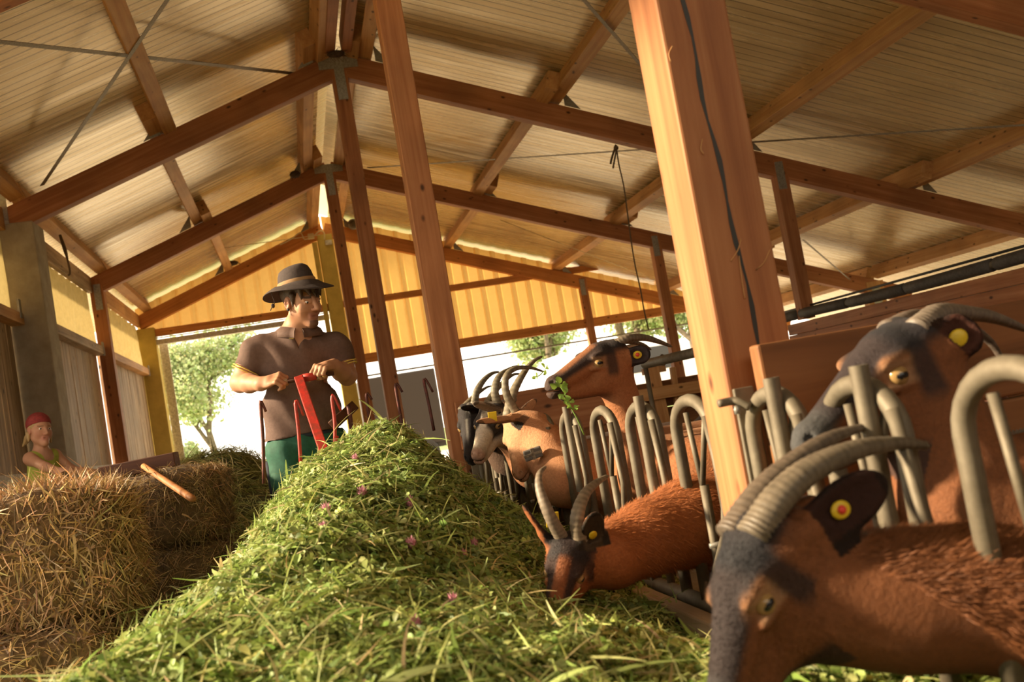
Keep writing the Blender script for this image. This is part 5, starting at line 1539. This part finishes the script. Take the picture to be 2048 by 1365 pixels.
# ------------------------------------------------------------------ feed fence
FX = .975
def fence(name, label, y0, y1, loops, zb=.40, zt=.962, FX=.975, w=.128):
    e = empty(name, (FX, (y0+y1)/2, zb), label, 'fence', 'galvanised feed fence panels')
    MB().tube([(FX, y0, zb), (FX, y1, zb)], .021, 12).build('bottom_rail', M['steel'], e, smooth=True)
    for i, (yc, kind) in enumerate(loops):
        r = .085
        a0, a1 = yc - w, yc + w
        pts = [(FX, a0, zb), (FX, a0, zt-r-.05)]
        for t in np.linspace(0, math.pi, 13): pts.append((FX, yc - w*math.cos(t), zt - r - .02 + (r+.002)*math.sin(t)))
        pts += [(FX, a1, zt-r-.05), (FX, a1, zb)]
        MB().tube(pts, .0165, 12).build('loop', M['steel'], e, smooth=True)
        # V brace inside the loop's head
        mb = MB(); mb.tube([(FX, a0+.03, zt-.05), (FX, yc+.01, zt-.24)], .008, 8); mb.tube([(FX, yc+.035, zt-.05), (FX, yc+.01, zt-.24)], .008, 8)
        mb.build('brace', M['steel'], e, smooth=True)
        MB().tube([(FX+.004, yc+.01, zt-.24), (FX+.004, yc+.01, zb)], .0125, 10).build('inner_bar', M['steel'], e, smooth=True)
        # pivot tube with an open top, and the swinging locking bar
        py_ = a0 + .045
        mb = MB().tube([(FX-.026, py_, zb+.26), (FX-.026, py_, zt+.012)], .0155, 12, cap=False)
        mb.tube([(FX-.026, py_, zt+.012), (FX-.026, py_, zb+.28)], .0128, 12, cap=False)
        if kind != 'plain':
            mb.build('pivot_tube', M['steel'], e, smooth=True)
        dz = zt - .25
        lb = MB().tube([(FX-.022, a0-.02, zt-.06), (FX-.022, a0-.055, dz), (FX-.022, a0-.01, dz-.10), (FX-.022, a0+.16, zb+.05)], [.0105, .0105, .0105, .0105], 10).build('locking_bar', M['steel'], e, smooth=True)
        MB().tube([(FX-.04, a0+.06, zb+.18), (FX+.01, a0+.06, zb+.18)], .007, 8).build('bolt', M['zinc'], lb, smooth=True)
    for yy in (y0, y1):
        MB().box((FX-.022, yy-.006, zb-.02), (FX+.022, yy+.006, zt)).build('end_bar', M['steel'], e, bevel=.003)
        MB().box((FX-.045, yy-.02, zb+.03), (FX+.03, yy+.02, zb+.06)).build('fixing_bracket', M['zinc'], e, bevel=.004)
    return e
fence('feed_fence', 'tubular feed fence panel of bent pipe loops left of the big cracked post', 2.26, 6.25,
      [(2.555, 'plain'), (2.96, 'tube'), (3.365, 'plain'), (3.805, 'tube'), (4.23, 'plain'), (4.645, 'tube'), (5.055, 'plain'), (5.47, 'tube'), (5.88, 'plain')])
fence('feed_fence', 'tubular feed fence panel of bent pipe loops right of the big cracked post', 2.005, .72, [(1.88, 'tube'), (1.565, 'tube'), (1.19, 'plain'), (.84, 'plain')], FX=.885, w=.112)
# latch hook of the right panel reaching past the post
e = empty('latch_hook', P(1490, 812, 1.95), 'grey steel latch hook reaching across the big post', 'latch')
MB().tube(smooth_path([P(1437, 808, 1.96), P(1462, 803, 1.96), P(1478, 804, 1.95), P(1500, 815, 1.94)], 4), .0085, 10).build('hook', M['steel'], e, smooth=True)
MB().tube([P(1472, 812, 1.95), P(1476, 828, 1.95)], .007, 8).build('pin', M['zinc'], e, smooth=True)
# sill board under the fence, kerb
o = timber('sill_board', (FX-.06, 2.24, .34), (FX-.06, 6.25, .34), .05, .12, M['grey_board']); tag(o, 'grey weathered sill board under the left feed fence panel', 'board')
o = timber('sill_board', (.825, .5, .34), (.825, 1.9, .34), .05, .12, M['grey_board']); tag(o, 'grey weathered sill board under the right feed fence panel', 'board')
tag(MB().box((FX-.09, .5, 0), (FX+.05, 6.25, .28)).build('trim_4', M['concrete']), kind='structure')

# ------------------------------------------------------------------ red hand cart under the clover
e = empty('hand_cart', (.1, 4.5, 0), 'red feed cart with drawbar and hooked rods, buried under clover', 'cart')
b0, b1 = P(598, 757, 4.87), P(657, 930, 4.56)
ax = nrm(b1-b0); sx = nrm(np.cross(ax, [0, 1., 0])); sy = np.cross(ax, sx)
mb = MB(); mb.obox((b0+b1)/2, ax*np.linalg.norm(b1-b0)/2, sx*.021, sy*.021); mb.build('drawbar', M['red_paint'], e, bevel=.004)
g0, g1 = P(538, 769.5, 4.885), P(668, 747, 4.885)
MB().tube([g0, g1], .0105, 12).build('crossbar', M['dark_wood'], e, smooth=True)
MB().tube([P(606, 757, 4.885), P(632, 752, 4.885)], .019, 12).build('sleeve', M['red_paint'], e, smooth=True)
for a, b_ in (((564, 765.2), (575, 763.3)), ((634, 752.9), (642, 751.5))):
    MB().tube([P(*a, 4.885), P(*b_, 4.885)], .0155, 12).build('grip', M['grey_board'], e, smooth=True)
for pts, mat_, yy in ((((528, 968), (526, 880), (521, 808), (524, 806), (532, 824)), 'rust', 4.45), (((602, 935), (597, 860), (591, 808), (595, 803), (607, 832)), 'red_paint', 4.5),
                      (((669, 925), (670, 850), (664, 800), (667, 792), (682, 822)), 'red_paint', 4.5), (((664, 925), (668, 900), (673, 872)), 'red_paint', 4.48),
                      (((703, 868), (701, 840), (697, 812)), 'rust', 4.8), (((744, 885), (738, 835), (733, 792), (736, 788), (744, 800)), 'rust', 4.85),
                      (((808, 870), (798, 815), (791, 772), (795, 769), (805, 785)), 'rust', 4.9), (((868, 862), (857, 805), (848, 763), (852, 760), (866, 785)), 'rust', 4.95)):
    MB().tube(smooth_path([P(x, y, yy) for x, y in pts], 3), [.0075]*(3*(len(pts)-1)+1-3*2) + [.0055]*6 if len(pts) > 3 else .010, 10).build('hooked_rod', M[mat_], e, smooth=True)
w0, w1 = P(668, 849, 4.75), P(706, 814, 4.95)
ax = nrm(w1-w0); sx = nrm(np.cross(ax, [0, 1., 0])); sy = np.cross(ax, sx)
MB().obox((w0+w1)/2, ax*np.linalg.norm(w1-w0)/2, sx*.024, sy*.02).build('wooden_crosspiece', M['dark_wood'], e, bevel=.004)
MB().box((-.22, 3.3, .36), (.62, 4.85, .42)).build('deck', M['dark_wood'], e, bevel=.006)
for y in (3.6, 4.5):
    for x in (-.27, .67):
        MB().tube([(x-.03, y, .18), (x+.03, y, .18)], .18, 24).build('wheel', M['black'], e, smooth=False, bevel=.01)

# ------------------------------------------------------------------ braces, cables, string, small things overhead
def strap(label, p0, p1, sag=.0, w=.02, mat='strap', name='wind_brace'):
    p0, p1 = np.asarray(p0, float), np.asarray(p1, float); mb = MB(); n = 16
    d = nrm(p1-p0); s = nrm(np.cross(d, [SL if (p0[0]+p1[0])/2 > XR else -SL, 0, 1]))
    for i in range(n+1):
        t = i/n; p = p0+(p1-p0)*t - np.array([0, 0, sag*4*t*(1-t)])
        mb.v += [tuple(p-s*w), tuple(p+s*w), tuple(p+s*w+np.array([0, 0, .004])), tuple(p-s*w+np.array([0, 0, .004]))]
    for i in range(n):
        for j in range(4): mb.f.append((i*4+j, i*4+(j+1) % 4, i*4+4+(j+1) % 4, i*4+4+j))
    mb.f += [(3, 2, 1, 0), tuple(n*4+q for q in range(4))]
    o = mb.build(name, M[mat], loc=(p0+p1)/2); return tag(o, label, 'brace' if name == 'wind_brace' else 'cable', 'diagonal wind braces' if name == 'wind_brace' else None)
def roofpt(px, py, s, dz=0.0):
    d = ray(px, py); q = 1 if s < 0 else -1
    t = (ZR - dz - q*SL*XR - CAM_H)/(d[2] - q*SL*d[0]); return CC + d*t
strap('perforated steel strap crossing the left roof from far left towards the ridge', roofpt(-60, 78, -1, -.02), roofpt(585, 147, -1, -.02), w=.022)
strap('perforated steel strap running from the top of the picture down to the left rafter', roofpt(352, -25, -1, .03), roofpt(84, 372, -1, .03), w=.022)
strap('steel strap across the right roof above the hanging string', roofpt(735, 336, 1, .0), roofpt(1312, 298, 1, .0), w=.018)
strap('steel strap right of the big cracked post under the right roof', roofpt(1500, 285, 1, .0), roofpt(2090, 248, 1, .0), w=.02)
strap('steel strap in the top right crossing a purlin', roofpt(1150, -20, 1, .0), roofpt(1290, 140, 1, .0), w=.02)
strap('thin diagonal brace reaching the low rafter right of the slim post', P(1606, 480, 12.3), P(1700, 560, 14.6), w=.015)
for a, b_, y0, y1, lab in (((1000, 440), (1310, 560), 15.2, 18.6, 'thin wire sloping down to the right across the far roof bay'),
                           ((420, 500), (640, 470), 17.5, 17.5, 'thin wire across the far left roof bay')):
    o = MB().tube([P(*a, y0), P(*b_, y1)], .006, 6).build('wire', M['white_cable'], loc=P(*a, y0), smooth=True); tag(o, lab, 'wire', 'thin wires in the far bay')
# hanging twine
e = empty('hanging_twine', P(1232, 295, 10.3), 'knotted brown twine hanging from the rafter over the goats', 'string')
pts = [P(1232, 290, 10.535), P(1238, 330, 10.535), P(1247, 370, 10.535), P(1254, 420, 10.535), P(1262, 480, 10.535), P(1270, 530, 10.535), P(1281, 580, 10.535), P(1288, 620, 10.535), P(1297, 660, 10.535)]
MB().tube(smooth_path(pts, 5), .008, 6).build('long_strand', M['string'], e, smooth=True)
MB().tube(smooth_path([P(1232, 290, 10.535), P(1224, 315, 10.535), P(1221, 328, 10.535)], 4), .012, 6).build('loose_end', M['string'], e, smooth=True)
MB().tube(smooth_path([P(1233, 300, 10.535), P(1229, 320, 10.535), P(1226, 337, 10.535)], 4), .010, 6).build('loose_end', M['string'], e, smooth=True)
MB().sphere(P(1232, 296, 10.535), .028, 10, 7).build('knot', M['string'], e, smooth=True)
e = empty('hanging_twine', P(130, 480, 12.1), 'dark looped twine hanging from the left eave beam', 'string')
MB().tube(smooth_path([P(119, 470, 12.1), P(128, 500, 12.1), P(135, 520, 12.1), P(140, 545, 12.1), P(136, 552, 12.1)], 5), .011, 6).build('strand', M['string'], e, smooth=True)
MB().tube(smooth_path([P(121, 470, 12.1), P(132, 500, 12.1), P(136, 525, 12.1), P(140, 545, 12.1)], 5), .009, 6).build('strand', M['string'], e, smooth=True)
# bird nest-like wad, lamp disc, nest at the gable
M['nest'] = mat_plain('dry_nest', (.11, .07, .04), .95, dark=(.05, .03, .018), nscale=70, bumpy=.8)
for px, py, y, r_, lab in ((590, 349, 14.5, (.075, .075, .05), 'small round nest stuck to the top of the left rafter of the second frame'), (463, 527, 18.6, (.12, .08, .045), 'flat nest by the purlin over the left doorway'),
                           (672, 108, 10.3, (.09, .07, .03), 'tuft of straw in the ridge joint of the second frame')):
    c = P(px, py, y); e = empty('bird_nest', c, lab, 'nest', 'small nests in the rafters')
    MB().sphere(c, r_, 14, 9).build('bowl', M['nest'], e, smooth=True)
    q = np.random.default_rng(int(px)); n = 130; d = q.normal(0, 1, (n, 3)); d /= np.linalg.norm(d, axis=1)[:, None]
    mb = MB()
    for k in range(n):
        p = c + d[k]*np.array(r_)*.95; mb.tube([p, p + q.normal(0, 1, 3)*.028], .0016, 4, cap=False)
    tag(mb.build('twigs', M['nest'], e), kind='stuff')
c = P(706, 449, 18.9); e = empty('wall_lamp', c, 'round grey lamp under the gable right of the yellow post', 'lamp')
MB().tube([c, c + np.array([0, -.1, -.02])], [.10, .085], 20).build('housing', M['zinc'], e, smooth=True)
MB().sphere(c + np.array([0, -.1, -.02]), (.075, .03, .075), 16, 8).build('lens', M['steel'], e, smooth=True)
# junction box and cable on the gable
e = empty('junction_box', P(622, 473, 18.85), 'small cream junction box with a looping cable at the gable apex', 'junction box')
MB().box(P(622, 473, 18.85)-np.array([.055, .03, .05]), P(622, 473, 18.85)+np.array([.055, .03, .05])).build('box', M['white_cable'], e, bevel=.008)
MB().tube(smooth_path([P(560, 490, 18.85), P(580, 480, 18.85), P(600, 466, 18.85), P(608, 478, 18.85), P(616, 478, 18.85)], 6), .010, 6).build('cable', M['white_cable'], e, smooth=True)
MB().tube(smooth_path([P(628, 472, 18.85), P(640, 462, 18.85), P(648, 466, 18.85), P(649, 480, 18.85)], 6), .010, 6).build('cable', M['white_cable'], e, smooth=True)
e = MB().box(P(657, 485, 18.9)-np.array([.06, .02, .04]), P(657, 485, 18.9)+np.array([.06, .03, .04])).build('switch_box', M['white_wash'], loc=P(657, 485, 18.9), bevel=.006); tag(e, 'little white box on the top of the yellow post', 'box')
# electric fence wires in front of the plank wall
for k, (a, b_, lab) in enumerate((((1955, 755), (2060, 735), 'twisted silver fence wire above another on the plank wall'), ((1945, 884), (2060, 858), 'twisted fence wire lower on the plank wall by the right edge'))):
    p0, p1 = P(*a, 1.92), P(*b_, 1.92); pts = [p0+(p1-p0)*t for t in np.linspace(0, 1, 40)]
    o = MB(); s = nrm(np.cross(p1-p0, [0, 0, 1.])); u = nrm(np.cross(s, p1-p0))
    for ph in (0, math.pi): o.tube([p + .0035*(s*math.cos(i*1.3+ph)+u*math.sin(i*1.3+ph)) for i, p in enumerate(pts)], .0022, 5)
    tag(o.build('fence_wire', M['steel'], loc=p0, smooth=True), lab, 'wire', 'fence wires on the plank wall')

# ------------------------------------------------------------------ far side of the goat pen
e = empty('pen_gate', (3.9, 12.1, 0), 'orange timber gate frame of the goat pen behind the raised goat head', 'gate')
def gb(a, b_, y, w=.09): 
    return timber('frame_bar', P(*a, y), P(*b_, y), w, w, M['timber_pale'], parent=e)
gb((1302, 730), (1330, 860), 10.62, .12); gb((1250, 797), (1420, 770), 10.55, .13); gb((1345, 735), (1356, 820), 10.6, .06); gb((1285, 745), (1330, 737), 10.6, .07)
e = empty('metal_rail', P(1340, 717, 9.0), 'grey galvanised pipe rail slanting behind the backswept horn of the raised goat', 'rail')
p0 = P(1290, 729, 9.0); MB().tube([p0 + np.array([.0, 0, 0]), P(1400, 703, 7.9)], .042, 14).build('pipe', M['steel'], e, smooth=True)
MB().tube([p0 + (P(1400, 703, 7.9)-p0)*.35 + .047*(np.array([0, 0, 1])*math.cos(t)+np.array([.3, -.9, 0])*math.sin(t)) for t in np.linspace(0, 12, 40)], .006, 5).build('wire_binding', M['string'], e, smooth=True)
MB().tube([P(1290, 729, 9.0), P(1290, 729, 9.0)*np.array([1, 1, 0])], .022, 10).build('upright', M['steel'], e, smooth=True)
# dark tarpaulin-grey trailer board and white vehicle outside
M['grey_panel'] = mat_plain('grey_panel', (.035, .026, .021), .6)
M['white_paint'] = mat_plain('white_paint', (.8, .76, .72), .4)
c0, c1 = P(716, 752, 23), P(868, 734, 23)
e = empty('trailer', ((c0+c1)/2)*np.array([1, 1, 0]), 'dark grey trailer box standing outside behind the ridge posts', 'trailer')
MB().box((c0[0], 23, .55), (c1[0], 25.2, c1[2]-.02)).build('box', M['grey_panel'], e, bevel=.03)
for x in (c0[0]+.4, c1[0]-.5):
    MB().tube([(x, 22.98, .34), (x, 23.2, .34)], .34, 24).build('wheel', M['black'], e, bevel=.02)
MB().box((c0[0], 23.05, .45), (c1[0], 25.1, .56)).build('chassis', M['black'], e)
vc = P(1275, 780, 26)
e = empty('van', (vc[0], 26, 0), 'white van parked outside beyond the pen gate', 'vehicle')
mb = MB(); xs = [(-2.3, .45), (-2.3, 1.9), (-2.0, 2.15), (1.1, 2.15), (1.75, 1.35), (2.5, 1.15), (2.6, .45)]
for y in (25.6, 27.4):
    for x, z in xs: mb.v.append((vc[0]+x, y, z))
n = len(xs); mb.f = [tuple(range(n)), tuple(reversed(range(n, 2*n)))] + [(i, n+i, n+(i+1) % n, (i+1) % n) for i in range(n)]
mb.build('body', M['white_paint'], e, bevel=.06)
MB().box((vc[0]-.6, 25.575, 1.35), (vc[0]+1.0, 25.61, 1.95)).build('side_window', M['black'], e, bevel=.02)
for x in (-1.5, 1.7): MB().tube([(vc[0]+x, 25.55, .36), (vc[0]+x, 25.8, .36)], .36, 24).build('wheel', M['black'], e, bevel=.02)

# ------------------------------------------------------------------ trees outside
M['leaf'] = mat_attr('sunlit_leaf', .6, transl=.5, spec=.3)
M['bark'] = mat_plain('tree_bark', (.20, .15, .10), .9, dark=(.10, .075, .05), nscale=8, bumpy=.5)
def tree(label, base, H, crown_r, crown_z, n, seed, leaf=.09, cols=None, hole=.45, group='trees outside the barn'):
    q = np.random.default_rng(seed); base = np.asarray(base, float)
    e = empty('tree', base, label, 'tree', group)
    tips = []; mb = MB()
    def branch(p, d, L, r_, lev):
        pts = [p]; dd = d
        for i in range(4):
            dd = nrm(dd + q.normal(0, .16, 3) + np.array([0, 0, .05])); pts.append(pts[-1] + dd*L/4)
        mb.tube(pts, [r_*(1-.5*i/4) for i in range(5)], 7, cap=False)
        if lev == 0:
            tips.append(pts[-1]); tips.append(pts[2]); return
        for i in range(4 if lev > 1 else 3):
            t = pts[2 + (i % 3)]
            a = q.uniform(0, 6.28); sp = q.uniform(.5, 1.0)
            nd = nrm(dd + sp*np.array([math.cos(a), math.sin(a), q.uniform(-.25, .6)]))
            branch(t, nd, L*q.uniform(.55, .78), r_*.5, lev-1)
    branch(base, np.array([.03, 0, 1.]), H*.42, H*.028, 3)
    mb.build('trunk', M['bark'], e, smooth=True)
    tips = np.array(tips); cc = base + np.array([0, 0, crown_z])
    k = q.choice(len(tips), n); pos = tips[k] + q.normal(0, H*.045, (n, 3))
    d = q.normal(0, 1, (n, 3)); d /= np.linalg.norm(d, axis=1)[:, None]; s = np.cross(d, q.normal(0, 1, (n, 3))); s /= np.linalg.norm(s, axis=1)[:, None]
    L = leaf*np.exp(q.normal(0, .3, (n, 1)))
    V = np.stack([pos, pos+d*L*.5+s*L*.32, pos+d*L, pos+d*L*.5-s*L*.32], 1).reshape(-1, 3)
    i = np.arange(n)*4; me = mesh_np('foliage', V, np.stack([i, i+1, i+2, i+3], 1))
    set_col(me, np.repeat(pal(q, n, cols or [(.46, .52, .26), (.36, .43, .19), (.56, .60, .36)], [3, 2, 2], .15), 4, axis=0))
    tag(link_mesh('foliage', me, M['leaf'], e), kind='stuff')
    return e
def gp(px, Y): 
    p = at(px, 850, Y); return np.array([p[0], Y, 0])
tree('leafy green tree seen through the left doorway beside the farmer', gp(425, 44), 7.0, 2.5, 3.4, 24000, 5, leaf=.13)
tree('pale green tree beyond the right opening above the goat', gp(1150, 48), 8.5, 3, 5, 16000, 8, leaf=.17)
tree('broad tree crown seen right of the slim orange gable post', gp(1290, 40), 9.0, 4, 5, 26000, 9, leaf=.16)
tree('bright tree crown seen between the big post and the slim post', gp(1420, 38), 8.0, 4, 5, 18000, 12, leaf=.16)
# low shrubs along the left doorway's horizon
tree('low bush at the foot of the tree outside the left doorway', gp(350, 40), 2.6, 1.5, 1.5, 9000, 15, leaf=.12)

# ------------------------------------------------------------------ clover sprig in the mouth of the raised goat
e = empty('clover_sprig', P(1125, 775, 3.55), 'sprig of green clover hanging from the mouth of the raised goat', 'clover')
M['sprig'] = add_transl(mat_plain('fresh_clover', (.20, .33, .06), .5), (.35, .5, .08), .3)
MB().tube(smooth_path([P(1112, 762, 3.54), P(1128, 785, 3.52), P(1140, 812, 3.51), P(1155, 840, 3.50), P(1168, 870, 3.5)], 5), .0022, 6).build('stem', M['sprig'], e, smooth=True)
MB().tube(smooth_path([P(1088, 742, 3.56), P(1078, 752, 3.55), P(1066, 754, 3.55)], 5), .002, 6).build('stem', M['sprig'], e, smooth=True)
q = np.random.default_rng(77)
for px, py in ((1118, 768), (1130, 790), (1138, 806), (1148, 818), (1132, 800), (1072, 754), (1090, 738), (1124, 775)):
    pos = np.array([P(px, py, 3.50)]); V, Q, T, C = trefoils(1, pos, np.array([[.1, -.8, .5]]), q, .026, lambda n: np.ones((n, 3)))
    link_mesh('leaf', mesh_np('leaf', V, Q, T), M['sprig'], e)
